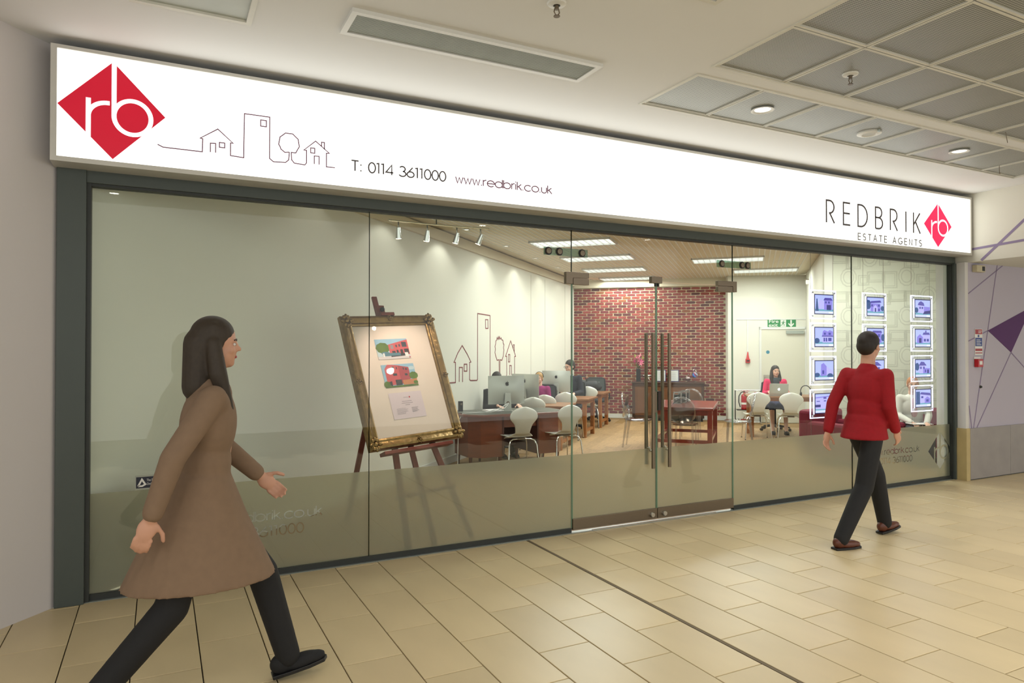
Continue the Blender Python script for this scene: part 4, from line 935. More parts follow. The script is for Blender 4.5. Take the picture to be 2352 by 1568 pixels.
# lanterns on the red table
ln = thing('candle_lantern', 'open cube lantern on the red table, nearest the handles', 'lantern', group='lanterns on the red table')
for x in (-.06, .06):
    for y in (-.06, .06): MB().box(x - .007, x + .007, y - .007, y + .007, 0, .19).build('post', M_steelb, ln)
MB().box(-.067, .067, -.067, .067, .0, .012).build('base', M_steelb, ln); rim(-.067, .067, -.067, .067, .014, .178, .192, 'top_ring', ln, M_steelb)
MB().box(-.052, .052, -.052, .052, .012, .15).build('dark_glass', mat('dark_green_glass', (34, 44, 34), .15, 0, .05, coat=.4), ln)
ln.location = (7.60, 3.70, .72); ln.rotation_euler.z = ANG_V
copy_tree(ln, 'open cube lantern in the middle of the three on the red table', (7.82, 3.83, .72), ANG_V); copy_tree(ln, 'open cube lantern on the red table, nearest the sideboard', (8.02, 3.99, .72), ANG_V)

# ------------------------------------------------------------------ sideboard against the bricks and its things
def on_brick(s, out, z): p = B0 + BV * s - Vector((.6421, .7666, 0)) * out; return (p.x, p.y, z)
M_dkw = mat('dark_oak', (66, 42, 28), .45, 0, .12, 5, stretch=(1, 1, 7)); M_mdw = mat('panel_oak', (104, 66, 36), .45, 0, .14, 5, stretch=(1, 1, 7))
sb = thing('sideboard', 'dark oak sideboard with brown sliding panels against the brick wall', 'sideboard', on_brick(1.40, .02, 0), ANG_B)
MB().box(-.02, 1.60, -.46, 0, .84, .868).build('top_board', M_dkw, sb, bevel=.004); MB().box(0, .06, -.44, 0, .07, .84).build('side_panel', M_dkw, sb); MB().box(1.52, 1.58, -.44, 0, .07, .84).build('side_panel', M_dkw, sb)
MB().box(0, 1.58, -.44, 0, .07, .12).build('bottom_board', M_dkw, sb); MB().box(0, 1.58, -.44, -.4, .78, .84).build('top_rail', M_dkw, sb); MB().box(.06, 1.52, -.02, 0, .12, .84).build('back_panel', M_dkw, sb)
for k, (a, b) in enumerate(((.06, .56), (.54, 1.06), (1.04, 1.52))):
    dd_ = MB().box(a, b, -.425 + .012 * (k == 1), -.405 + .012 * (k == 1), .12, .78).build('sliding_door', M_mdw, sb); MB().box(a + .05, b - .05, -.43 + .012 * (k == 1), -.424 + .012 * (k == 1), .18, .72).build('door_panel', M_mdw, dd_, bevel=.003)
MB().box(.03, 1.55, -.4, -.03, 0, .07).build('plinth', M_black, sb)
# vase of lilies
vs = thing('flower_vase', 'black square vase of pink lilies on the sideboard', 'vase', on_brick(1.53, .22, .868), ANG_B)
MB().prism([(-.05, -.05), (.05, -.05), (.05, .05), (-.05, .05)], 0, .3).build('vase', mat('black_glaze', (20, 16, 18), .2, 0, .03), vs, bevel=.006)
rs = random.Random(3); M_stem = mat('stem_green', (70, 96, 40), .6); M_lily = mat('lily_pink', (226, 130, 150), .6, 0, .12, 20); M_lily2 = mat('lily_magenta', (206, 60, 124), .6, 0, .12, 20); M_bud = mat('lily_bud', (178, 200, 92), .6); M_leafd = mat('lily_leaf', (42, 52, 28), .6, 0, .1)
for k in range(11):
    a = k * 2.4; r = .05 + .11 * (k % 4) / 3; tip = Vector((r * math.cos(a), r * math.sin(a) * .8, .42 + .2 * rs.random() - .25 * r))
    MB().tube([(0, 0, .28), (tip.x * .4, tip.y * .4, .36), tuple(tip)], .004, 6).build('stem', M_stem, vs)
    if k % 4 == 3: MB().ball((0, 0, 0), (.014, .014, .05), 8, 6, Matrix.Translation(tip + Vector((0, 0, .04))) @ Matrix.Rotation(.4, 4, 'X')).build('bud', M_bud, vs, 60)
    else:
        pm_ = MB()
        for q in range(6):
            Mq = Matrix.Translation(tip) @ Matrix.Rotation(a, 4, 'Z') @ Matrix.Rotation(R(62), 4, 'X') @ Matrix.Rotation(R(60 * q), 4, 'Z') @ Matrix.Rotation(R(-24), 4, 'Y')
            pm_.add([(0, 0, 0), (.03, -.016, .008), (.062, -.01, .0), (.085, 0, -.012), (.062, .01, .0), (.03, .016, .008)], [(0, 1, 2, 3, 4, 5)], Mq)
        pm_.build('lily', M_lily if k % 3 else M_lily2, vs)
for k in range(8):
    a = k * .8; lf = MB(); lf.add([(0, 0, 0), (.05, -.018, .02), (.12, 0, -.02), (.05, .018, .02)], [(0, 1, 2, 3)], Matrix.Translation((0, 0, .31)) @ Matrix.Rotation(a, 4, 'Z')); lf.build('leaf', M_leafd, vs)
stm = thing('star_ornament', 'silver star ornament between the vase and the framed certificates', 'ornament', on_brick(1.72, .2, .868), ANG_B)
pts5 = [(math.cos(R(90 + k * 36)) * (.12 if k % 2 == 0 else .05), .115 + math.sin(R(90 + k * 36)) * (.12 if k % 2 == 0 else .05)) for k in range(10)]
m = MB(); nv = [(x, 0, z) for x, z in pts5] + [(0, -.03, .115), (0, .03, .115)]
m.add(nv, [(i, (i + 1) % 10, 10) for i in range(10)] + [((i + 1) % 10, i, 11) for i in range(10)]); m.build('star', M_steelb, stm); MB().box(-.05, .05, -.03, .03, 0, .012).build('foot', M_steelb, stm)
for i, s in enumerate((2.04, 2.33)):
    t = thing('certificate_frame', ('framed certificate on the sideboard, nearer the star', 'framed certificate on the sideboard, nearer the glass jars')[i], 'picture frame', on_brick(s, .18, .868), ANG_B)
    rim_ = MB(); rim_.ribbon([(-.1, .012), (.1, .012), (.1, .268), (-.1, .268)], .014, -.01, .01, True); rim_.build('frame', mat('navy_frame', (60, 56, 104), .4), t)
    MB().box(-.094, .094, -.006, .004, .016, .264).build('certificate', mat('certificate_paper', (226, 228, 224), .6), t)
    ink = MB()
    for k in range(7): ink.box(-.06, .06 - .02 * (k % 2), -.0072, -.006, .06 + k * .024, .064 + k * .024)
    ink.build('printed_lines', PC['ink'], t); MB().box(-.02, .02, .01, .08, 0, .01).build('stand', M_black, t)
M_jar = clear('jar_glass', (.92, .93, .95), .07, 1.1, .02)
j1 = thing('glass_jar', 'low glass jar with a pointed lid on the sideboard', 'jar', on_brick(2.64, .2, .868), ANG_B)
MB().lathe([(0, .004), (.03, .004), (.035, .02), (.012, .04), (.07, .065), (.082, .09), (.075, .125), (.03, .15), (.012, .17), (.018, .185), (0, .2)], 24).build('bowl', M_jar, j1, 60); MB().ball((0, 0, .085), (.05, .05, .03), 12, 8).build('sweets', mat('pale_sweets', (226, 196, 190), .5, 0, .2, 60), j1, 60)
j2 = thing('sweet_jar', 'tall glass jar of coloured sweets on the sideboard', 'jar', on_brick(2.79, .22, .868), ANG_B)
MB().lathe([(0, 0), (.05, 0), (.05, .01), (.012, .03), (.012, .07), (.07, .11), (.085, .16), (.07, .215), (.06, .24), (.075, .25), (.05, .3), (.015, .33), (.02, .35), (0, .37)], 24).build('jar_body', M_jar, j2, 60)
cc = [mat('sweet_%d' % i, c, .4) for i, c in enumerate(((190, 40, 130), (40, 60, 190), (40, 130, 210), (230, 230, 240), (120, 30, 120)))]
for k in range(26):
    a = k * 2.4; z = .115 + .09 * (k / 26); r = .055 * math.sqrt((k % 5 + .5) / 5); MB().ball((r * math.cos(a), r * math.sin(a), z), .019, 8, 6).build('sweet', cc[k % 5], j2, 60)

# ------------------------------------------------------------------ computers
M_alumac = mat('satin_aluminium', (196, 198, 190), .32, .55, .01); M_ablack = mat('gloss_black', (18, 18, 20), .2)
def apple(mb, y0, y1, s, z):
    # rounded fruit outline with a bite and a leaf
    out = [(.0, .30), (.14, .36), (.28, .33), (.36, .22), (.30, .16), (.25, .06), (.27, -.05), (.36, -.14), (.3, -.3), (.2, -.42), (.1, -.44), (0, -.41), (-.1, -.44), (-.2, -.42), (-.32, -.26), (-.39, -.06), (-.38, .14), (-.29, .29), (-.15, .36)]
    mb.prism([(x * s, z + q * s) for x, q in out], -y1, -y0, Mx); mb.prism([(x * s, z + q * s) for x, q in ((.0, .4), (.03, .52), (.15, .62), (.13, .5), (.05, .42))], -y1, -y0, Mx)
def desktop_computer(loc, rz, label, w=.53, h=.40):
    t = thing('desktop_computer', label, 'computer', loc, rz, 'silver desktop computers')
    b = MB(); z0 = .1                       # screen faces local +y, back looks to -y
    v = []; nx, nz = 8, 6; 
    for j in range(nz + 1):
        for i in range(nx + 1):
            a, c = -1 + 2 * i / nx, -1 + 2 * j / nz
            v.append((a * w / 2, -.004 - .034 * (1 - a * a) * (1 - c * c), z0 + h / 2 + c * h / 2))
    f = [(j * (nx + 1) + i, j * (nx + 1) + i + 1, (j + 1) * (nx + 1) + i + 1, (j + 1) * (nx + 1) + i) for j in range(nz) for i in range(nx)]
    b.add(v, f); b.box(-w / 2, w / 2, -.0045, .004, z0, z0 + h)
    s = b.build('screen_body', M_alumac, t, 50)
    MB().box(-w / 2 + .004, w / 2 - .004, .004, .006, z0 + .07, z0 + h - .004).build('display_glass', M_ablack, s)
    a = MB(); apple(a, -.0405, -.034, .066, z0 + h * .72); a.build('logo', M_ablack, s)
    k = MB(); k.prism([(-.05, 0), (.06, 0), (.045, .26), (-.04, .26)], .036, .046, Matrix.Translation((0, -.012, 0)) @ Mx); st_ = k.build('stand', M_alumac, t, bevel=.003)
    MB().box(-.09, .09, -.06, .12, 0, .007).build('stand_foot', M_alumac, t, bevel=.003)
    MB().lathe([(.0, 0), (.024, 0), (.024, .003), (.016, .003), (0, .001)], 18, Matrix.Translation((.004, -.058, .12)) @ Matrix.Rotation(R(90), 4, 'X')).build('cable_hole', M_steel, st_, 40)
    return t
desktop_computer((4.37, 3.55, .741), R(-7), 'silver desktop computer on the octagonal desk', .54, .4)
desktop_computer((5.33, 4.78, .71), R(-62), 'silver desktop computer seen edge-on behind the octagonal desk', .53, .4)
desktop_computer((6.63, 5.98, .71), R(-34), 'silver desktop computer before the man in navy', .53, .4)
tag(MB().tube([(4.374, 3.49, .86), (4.2, 3.40, .80), (4.0, 3.42, .752), (3.8, 3.44, .747), (3.66, 3.45, .745), (3.58, 3.4, .66), (3.56, 3.38, .3), (3.55, 3.36, .01)], .005, 8).build('white_cable', M_white, smooth=60), 'white cable from the desk computer over the desk edge', 'cable')
tag(MB().tube([(4.38, 3.49, .855), (4.25, 3.36, .80), (4.05, 3.38, .75), (3.9, 3.5, .747), (3.75, 3.6, .747), (3.64, 3.7, .745)], .004, 8).build('white_cable', M_white, smooth=60), 'second white cable lying across the octagonal desk', 'cable')
t = thing('desk_speaker', 'small black box standing on the octagonal desk corner', 'device', (3.74, 3.72, .741), R(10)); MB().box(-.03, .03, -.02, .02, 0, .15).build('case', M_black, t, bevel=.004); MB().lathe([(0, 0), (.016, 0), (.016, .002), (0, .002)], 14, Matrix.Translation((0, -.02, .11)) @ Matrix.Rotation(R(90), 4, 'X')).build('button', M_steel, t)
t = thing('paper_stack', 'open white papers beside the desk computer stand', 'paper', (4.2, 3.66, .741), R(-6))
for k in range(4): MB().box(-.11 + .008 * k, .1 + .006 * k, -.15, .14, k * .004, k * .004 + .003).build('sheet', PC['white'], t)
lp = thing('laptop', 'silver laptop with a glowing logo on the wooden table', 'laptop', (10.10, 3.86, .755), ANG_B + R(2))
MB().box(-.165, .165, -.0, .23, 0, .014).build('keyboard_base', M_alumac, lp, bevel=.003)
Ml = Matrix.Translation((0, .0, .014)) @ Matrix.Rotation(R(14), 4, 'X')
lid = MB(); lid.box(-.165, .165, -.008, 0, 0, .225, Ml); lid = lid.build('lid', M_alumac, lp, bevel=.003)
a = MB(); apple(a, -.0095, -.008, .055, .12); a.v = [tuple(Ml @ Vector(v)) for v in a.v]; a.build('logo', emis('logo_glow', (250, 252, 255), 1.6), lid)
hp = thing('headset', 'black headset standing on the laptop table', 'headset', (10.45, 3.56, .755), ANG_B)
MB().tube([(.085 * math.cos(R(a)), 0, .1 + .1 * math.sin(R(a))) for a in range(-30, 215, 15)], .008, 8).build('headband', M_black, hp, 60)
for s in (-1, 1): MB().ball((s * .08, 0, .045), (.022, .035, .042), 12, 8).build('ear_pad', M_black, hp, 60)
# ------------------------------------------------------------------ mesh office chairs
M_mesh = mat('grey_mesh', (66, 74, 74), .6, 0, .08, 80); M_fab = mat('black_fabric', (26, 27, 29), .8, 0, .06, 60)
def office_chair(loc, rz, label):
    t = thing('office_chair', label, 'chair', loc, rz, 'mesh office chairs')        # faces local +y
    MB().tube([(-.2, -.24, .55), (-.215, -.26, .75), (-.2, -.27, .93), (-.15, -.275, .96), (.15, -.275, .96), (.2, -.27, .93), (.215, -.26, .75), (.2, -.24, .55), (.1, -.23, .5), (-.1, -.23, .5)], .017, 8, True).build('back_frame', M_black, t, 60)
    MB().box(-.2, .2, -.266, -.258, .52, .95).build('mesh_back', M_mesh, t)
    sl = MB()
    for k in range(5): sl.box(-.09, .09, -.27, -.256, .58 + k * .07, .59 + k * .07)
    sl.build('back_slot', mat('slot_grey', (150, 156, 154), .6), t)
    MB().box(-.24, .24, -.2, .26, .44, .5).build('seat', M_fab, t, bevel=.03); MB().box(-.03, .03, -.27, -.05, .4, .44).build('back_bracket', M_black, t); MB().box(-.025, .025, -.285, -.262, .4, .7).build('back_spine', M_black, t)
    MB().cyl((0, 0, .44), (0, 0, .12), .025, .03, 12).build('gas_column', M_black, t)
    for k in range(5):
        a = R(72 * k + 20); leg = MB().cyl((0, 0, .115), (.28 * math.cos(a), .28 * math.sin(a), .07), .026, .016, 8).build('base_leg', M_black, t, 50)
        MB().cyl((.28 * math.cos(a) - .02 * math.sin(a), .28 * math.sin(a) + .02 * math.cos(a), .028), (.28 * math.cos(a) + .02 * math.sin(a), .28 * math.sin(a) - .02 * math.cos(a), .028), .028, .028, 12).build('castor', M_black, leg)
    for s in (-1, 1): MB().tube([(s * .24, -.05, .47), (s * .28, -.05, .5), (s * .28, -.03, .66), (s * .28, .15, .68)], .014, 8).build('armrest', M_black, t, 60)
    return t
# ------------------------------------------------------------------ fire wall things
def on_fire(s, out, z): p = W0 + (W1 - W0).normalized() * s - Vector((.598, .8014, 0)) * out; return (p.x, p.y, z)
ANG_F = math.atan2(-.97, 1.30)
M_dgreen = mat('exit_green', (20, 128, 66), .5, 0, .02)
fx_ = thing('fire_exit_sign', 'green fire exit sign with running figure above the fire door', 'sign', on_fire(.82, .004, 2.087), ANG_F)
MB().box(0, .59, -.004, .004, 0, .186).build('sign_board', M_dgreen, fx_)
place_text('Fire', .098, M_white, fx_, (.02, -.005, .105), bold=.0012, width=.2); place_text('exit', .098, M_white, fx_, (.02, -.005, .024), bold=.0012, width=.19)
pn = MB(); pn.box(.27, .385, -.0052, -.004, .018, .17); pn.build('doorway_pictogram', M_white, fx_)
rn = MB(); rn.ball((.338, -.006, .145), (.011, .001, .011), 10, 6); rn.ribbon([(.335, .128), (.318, .085)], .026, -.0066, -.0052); rn.ribbon([(.33, .122), (.355, .105), (.37, .115)], .009, -.0066, -.0052); rn.ribbon([(.33, .122), (.303, .118), (.292, .098)], .009, -.0066, -.0052); rn.ribbon([(.32, .088), (.345, .07), (.342, .035)], .011, -.0066, -.0052); rn.ribbon([(.316, .086), (.3, .055), (.262, .05)], .011, -.0066, -.0052); rn.build('running_figure', M_dgreen, fx_)
ar = MB(); ar.ribbon([(.49, .165), (.49, .04)], .03, -.0055, -.004); ar.ribbon([(.435, .09), (.49, .03), (.545, .09)], .026, -.006, -.004); ar.build('down_arrow', M_white, fx_)
dr = MB().box(.683, 1.6, -.03, .0, .01, 2.05).build('door_3', mat('fire_door_paint', (222, 218, 200), .5, 0, .01), loc=(W0.x, W0.y, 0), rz=ANG_F); struct(dr)
fm = MB(); fm.box(.64, .683, -.045, 0, 0, 2.1); fm.box(1.59, 1.622, -.045, 0, 0, 2.1); fm.box(.64, 1.622, -.045, 0, 2.05, 2.1); fm.build('door_frame', M_white, dr)
MB().box(.725, .86, -.036, -.03, .9, 1.05).build('push_plate', M_steelb, dr); MB().box(.75, .85, -.06, -.036, .985, 1.0).build('lever_handle', M_steelb, dr)
MB().lathe([(0, 0), (.038, 0), (.038, .002), (0, .002)], 20, Matrix.Translation((.818, -.03, 1.55)) @ Matrix.Rotation(R(90), 4, 'X')).build('blue_notice', mat('notice_blue', (60, 136, 160), .5), dr)
MB().box(1.2, 1.56, -.08, -.03, 1.95, 2.02).build('door_closer', M_alu, dr)
cn = thing('alarm_sounder', 'red cone shaped fire alarm sounder on the white wall', 'alarm', on_fire(.396, .03, 1.313), ANG_F)
MB().box(-.045, .045, -.035, .03, 0, .085).build('base', mat('alarm_red', (190, 26, 36), .4), cn, bevel=.006); MB().lathe([(.036, .085), (.03, .11), (.02, .17), (.012, .235), (0, .245)], 18).build('beacon', mat('beacon_red', (196, 34, 40), .2, 0, .05, coat=.4), cn, 50); MB().box(-.03, .03, -.037, -.035, .03, .06).build('grille', M_black, cn)
M_fred = mat('extinguisher_red', (176, 14, 30), .25, 0, .03, coat=.5)
fs = thing('extinguisher_stand', 'chrome floor stand holding two fire extinguishers', 'stand', on_fire(.36, .36, 0), ANG_F)
for s in (-.27, .25):
    MB().tube([(s, -.12, .02), (s, .12, .02)], .013, 8).build('foot_tube', M_chrome, fs, 60)
    MB().tube([(s, .08, .02), (s, .08, .72)], .011, 8).build('upright', M_black, fs, 60)
MB().tube([(-.27, -.02, .04), (.25, -.02, .04)], .012, 8).build('lower_rail', M_chrome, fs, 60); MB().tube([(-.27, .08, .72), (.25, .08, .72)], .011, 8).build('top_rail', M_chrome, fs, 60)
MB().box(-.25, .23, -.09, .09, .3, .315).build('shelf', M_black, fs)
def extinguisher(s, label, r=.07, h=.36):
    t = thing('fire_extinguisher', label, 'extinguisher', on_fire(s, .37, .315), ANG_F)
    MB().lathe([(0, 0), (r * .9, 0), (r, .01), (r, h * .78), (r * .85, h * .88), (r * .4, h * .95), (.02, h * .97), (.02, h), (0, h)], 24).build('cylinder', M_fred, t, 50)
    MB().lathe([(r + .0008, h * .3), (r + .0008, h * .42)], 24).build('white_label', M_white, t); MB().box(-.05, .1, -.012, .012, h + .035, h + .046).build('lever', M_fred, t); MB().box(-.03, .07, -.012, .012, h, h + .014).build('carry_handle', M_fred, t); MB().cyl((0, 0, h), (0, 0, h + .035), .014, .012, 10).build('valve', M_steel, t)
    MB().tube([(-.01, 0, h + .02), (-.07, -.01, h + .01), (-.115, -.01, h - .07), (-.12, -.01, h * .45), (-.09, -.01, .05)], .012, 8).build('hose', M_black, t, 60)
extinguisher(.27, 'red fire extinguisher with a black hose, left on the chrome stand'); extinguisher(.52, 'red fire extinguisher half hidden behind the shell chair', .065, .33)
sn = thing('wall_sensor', 'small white sensor high on the return wall', 'sensor', (11.9, 4.68, 2.95), ANG_U); MB().box(-.03, .03, -.02, .06, 0, .09).build('case', M_white, sn, bevel=.006); MB().box(-.02, .02, -.0, .08, .085, .11).build('bracket', M_steel, sn)
# ------------------------------------------------------------------ seating by the displays
M_crim = mat('crimson_fabric', (122, 14, 44), .85, 0, .1, 30); M_mag = mat('magenta_fabric', (150, 20, 76), .85, 0, .08, 30)
def sofa(loc, rz, label, w, m, name='sofa', cat='sofa'):
    t = thing(name, label, cat, loc, rz)          # faces local -y
    MB().box(-w / 2 + .14, w / 2 - .14, -.4, .3, .22, .42).build('seat_cushion', m, t, bevel=.04); MB().box(-w / 2, w / 2, .22, .42, .1, .74).build('backrest', m, t, bevel=.05)
    for s in (-1, 1): MB().box(min(s * w / 2, s * (w / 2 - .15)), max(s * w / 2, s * (w / 2 - .15)), -.42, .3, .1, .58).build('armrest', m, t, bevel=.045)
    MB().box(-w / 2 + .05, w / 2 - .05, -.38, .38, .1, .24).build('base', m, t)
    for x in (-w / 2 + .08, w / 2 - .08):
        for y in (-.34, .34): MB().cyl((x, y, 0), (x, y, .1), .02, .026, 10).build('leg', M_dkw, t)
    return t
sofa((10.03, .945, 0), ANG_B, 'crimson sofa under the wallpaper with a person in cream on it', 1.3, M_crim)
sofa((8.72, 1.5, 0), R(4), 'dark crimson armchair low behind the first display column', .8, M_crim, 'armchair', 'armchair')
cu = thing('cushion', 'magenta cushion lying on the crimson sofa by the end post', 'cushion', (10.19, .68, .42), ANG_B); MB().ball((0, 0, .09), (.22, .16, .09), 16, 10).build('pad', M_mag, cu, 60); MB().tube([(.21 * math.cos(R(a)), .15 * math.sin(R(a)), .09) for a in range(0, 360, 20)], .006, 6, True).build('piping', M_crim, cu)
mgz = thing('magazine', 'open white magazine on the lap of the person in cream', 'magazine', (9.46, .82, .57), ANG_B + .3); MB().box(-.14, 0, -.1, .1, 0, .012).build('page_block', PC['white'], mgz, bevel=.003); MB().box(.0, .14, -.1, .1, 0, .009).build('page_block', PC['white'], mgz, bevel=.003)
# ------------------------------------------------------------------ right mall wall things
t = thing('fire_notice', 'red and blue fire action notice on the lilac wall', 'notice', (9.034, -.16, 1.544))
MB().box(0, .16, -.004, 0, 0, .326).build('board', M_white, t); R_ = mat('notice_red', (168, 34, 44), .5); Bl = mat('notice_navy', (34, 62, 140), .5)
MB().box(.008, .152, -.0055, -.004, .26, .32).build('red_header', R_, t); MB().box(.008, .152, -.0055, -.004, .11, .215).build('blue_panel', Bl, t); MB().box(.008, .152, -.0055, -.004, .05, .08).build('red_band', R_, t); MB().box(.008, .152, -.0055, -.004, .02, .032).build('red_strip', R_, t)
MB().lathe([(0, 0), (.016, 0), (.016, .002), (0, .002)], 16, Matrix.Translation((.075, -.004, .237)) @ Matrix.Rotation(R(90), 4, 'X')).build('blue_disc', Bl, t)
ink = MB()
for k in range(4): ink.box(.03, .13 - .02 * (k % 2), -.0062, -.0055, .125 + k * .02, .132 + k * .02)
ink.box(.07, .14, -.0062, -.0055, .295, .303); ink.box(.07, .13, -.0062, -.0055, .275, .283); ink.build('printed_lines', M_white, t)
t = thing('alarm_call_point', 'red break glass call point under the fire notice', 'alarm', (9.02, -.16, 1.395)); MB().box(0, .11, -.05, 0, 0, .1).build('case', mat('alarm_red', (190, 26, 36), .4), t, bevel=.006); MB().box(.025, .085, -.052, -.05, .03, .075).build('glass_window', M_white, t); MB().box(-.01, .12, -.01, 0, .1, .125).build('back_plate', M_white, t)
t = thing('sounder_box', 'cream box with a dark window high on the lilac wall', 'device', (8.99, -.16, 2.575)); MB().box(0, .18, -.06, 0, 0, .085).build('case', mat('cream_plastic', (206, 196, 164), .5), t, bevel=.005); MB().box(.11, .165, -.062, -.06, .015, .07).build('dark_window', M_black, t)
t = thing('wall_stud', 'small dark door stop stud on the lilac wall', 'stud', (9.146, -.16, 1.146)); MB().lathe([(0, 0), (.016, 0), (.016, .01), (.01, .022), (0, .024)], 14, Matrix.Rotation(R(90), 4, 'X')).build('stud', M_greyd, t, 40); MB().lathe([(.017, 0), (.021, 0), (.021, .003), (.017, .003)], 14, Matrix.Rotation(R(90), 4, 'X')).build('washer', M_steel, t)
# ------------------------------------------------------------------ people
SKIN = mat('skin', (206, 156, 130), .5, 0, .04, 20); SKIN2 = mat('skin_pale', (222, 176, 152), .5, 0, .04, 20)
M_eye = mat('eye_white', (232, 228, 222), .3); M_iris = mat('iris', (48, 36, 28), .3); M_lip = mat('lip', (172, 92, 88), .5)
def blob(name, mb, m, parent, vox=.009, it=6):
    o = mb.build(name, m, parent)
    r = o.modifiers.new('r', 'REMESH'); r.mode = 'VOXEL'; r.voxel_size = vox; r.use_smooth_shade = True
    s = o.modifiers.new('s', 'SMOOTH'); s.factor = .5; s.iterations = it
    return o
def VV(*a): return Vector(a)
def hand(mb, w, d, n, side, curl=24, k=1.0):
    d = Vector(d).normalized(); n = Vector(n); n = (n - d * n.dot(d)).normalized(); x = d.cross(n) * side; w = Vector(w)
    M = Matrix(((x.x, n.x, d.x, w.x), (x.y, n.y, d.y, w.y), (x.z, n.z, d.z, w.z), (0, 0, 0, 1)))
    mb.ball((0, 0, .05 * k), (.041 * k, .017 * k, .052 * k), 14, 8, M)
    for i, (off, L) in enumerate(((.03, .072), (.0105, .084), (-.0105, .078), (-.0305, .060))):
        p = VV(off, 0, .092) * k; a = 0
        for q, f in enumerate((.45, .32, .23)):
            a += R(curl * (.6 if q == 0 else 1)); e = p + VV(0, math.sin(a), math.cos(a)) * L * f * k
            mb.caps(tuple(M @ p), tuple(M @ e), .0092 * k - .0006 * q, .0086 * k - .0007 * q, 10); p = e
    p = VV(.032, .004, .03) * k
    for dx, dz, L in ((.72, .66, .045), (.38, .88, .032)):
        e = p + VV(dx, .22, dz).normalized() * L * k; mb.caps(tuple(M @ p), tuple(M @ e), .011 * k, .0095 * k, 10); p = e
def limb(mb, a, b, c, r):
    mb.caps(a, b, r[0], r[1]); mb.caps(b, c, r[1], r[2])
def head(mb, hc, yaw=0, pitch=0, k=1.0):
    M = Matrix.Translation(hc) @ Matrix.Rotation(yaw, 4, 'Z') @ Matrix.Rotation(pitch, 4, 'X') @ Matrix.Scale(k, 4)
    mb.ball((0, -.012, .025), (.076, .094, .092), 20, 14, M); mb.ball((0, .012, -.04), (.06, .074, .078), 18, 12, M); mb.ball((0, .05, -.088), (.03, .028, .024), 12, 8, M)
    mb.ball((0, .066, .012), (.05, .02, .014), 12, 8, M)                       # brow
    mb.add([(-.009, .078, .012), (.009, .078, .012), (.02, .07, -.034), (-.02, .07, -.034), (0, .108, -.027), (0, .088, .01)], [(0, 3, 4, 5), (1, 5, 4, 2), (2, 4, 3), (0, 5, 1), (0, 1, 2, 3)], M)
    mb.ball((0, .096, -.026), (.0125, .013, .011), 10, 8, M)
    for s in (-1, 1): mb.ball((s * .077, -.012, -.008), (.011, .02, .032), 10, 8, M); mb.ball((s * .034, .056, -.03), (.026, .022, .024), 10, 8, M)
    return M
def face(parent, M, brow):
    for s in (-1, 1):
        e = MB().ball((s * .031, .0725, -.004), (.0125, .007, .0075), 12, 8, M).build('eye', M_eye, parent, 60); MB().ball((s * .031, .0785, -.004), (.0058, .0025, .0062), 10, 6, M).build('iris', M_iris, e, 60)
        MB().tube([tuple(M @ VV(s * .016, .083, .014)), tuple(M @ VV(s * .032, .082, .02)), tuple(M @ VV(s * .047, .072, .015))], .0032, 6).build('eyebrow', brow, parent)
    MB().ball((0, .0795, -.062), (.023, .0085, .0075), 14, 8, M).build('lips', M_lip, parent, 60)
def hair_cap(mb, M, back=0, side=0):
    mb.ball((0, -.02, .04), (.084, .098, .09), 20, 14, M); mb.ball((0, -.055, .0), (.078, .062, .082 + back), 16, 12, M)
    for s in (-1, 1): mb.ball((s * .066, -.018, .02), (.02, .045, .05 + side), 12, 8, M)
def shoe(parent, an, yaw, m, heel=0, tilt=0, k=1.0, sole=None):
    M = Matrix.Translation((an[0], an[1], an[2] - .085 + heel)) @ Matrix.Rotation(yaw, 4, 'Z') @ Matrix.Rotation(tilt, 4, 'X') @ Matrix.Scale(k, 4)
    b = MB(); b.ball((0, -.02, .055), (.041, .06, .05), 16, 10, M); b.ball((0, .07, .035), (.046, .1, .036), 16, 10, M); b.ball((0, .13, .03), (.04, .06, .028), 16, 10, M)
    o = blob('shoe', b, m, parent, .008, 4)
    so = MB(); pts = [(-.034, -.075), (.034, -.075), (.044, 0), (.048, .1), (.036, .175), (0, .195), (-.036, .175), (-.048, .1), (-.044, 0)]
    so.prism(pts, 0, .018, M); so.build('sole', sole or M_black, o, bevel=.003)
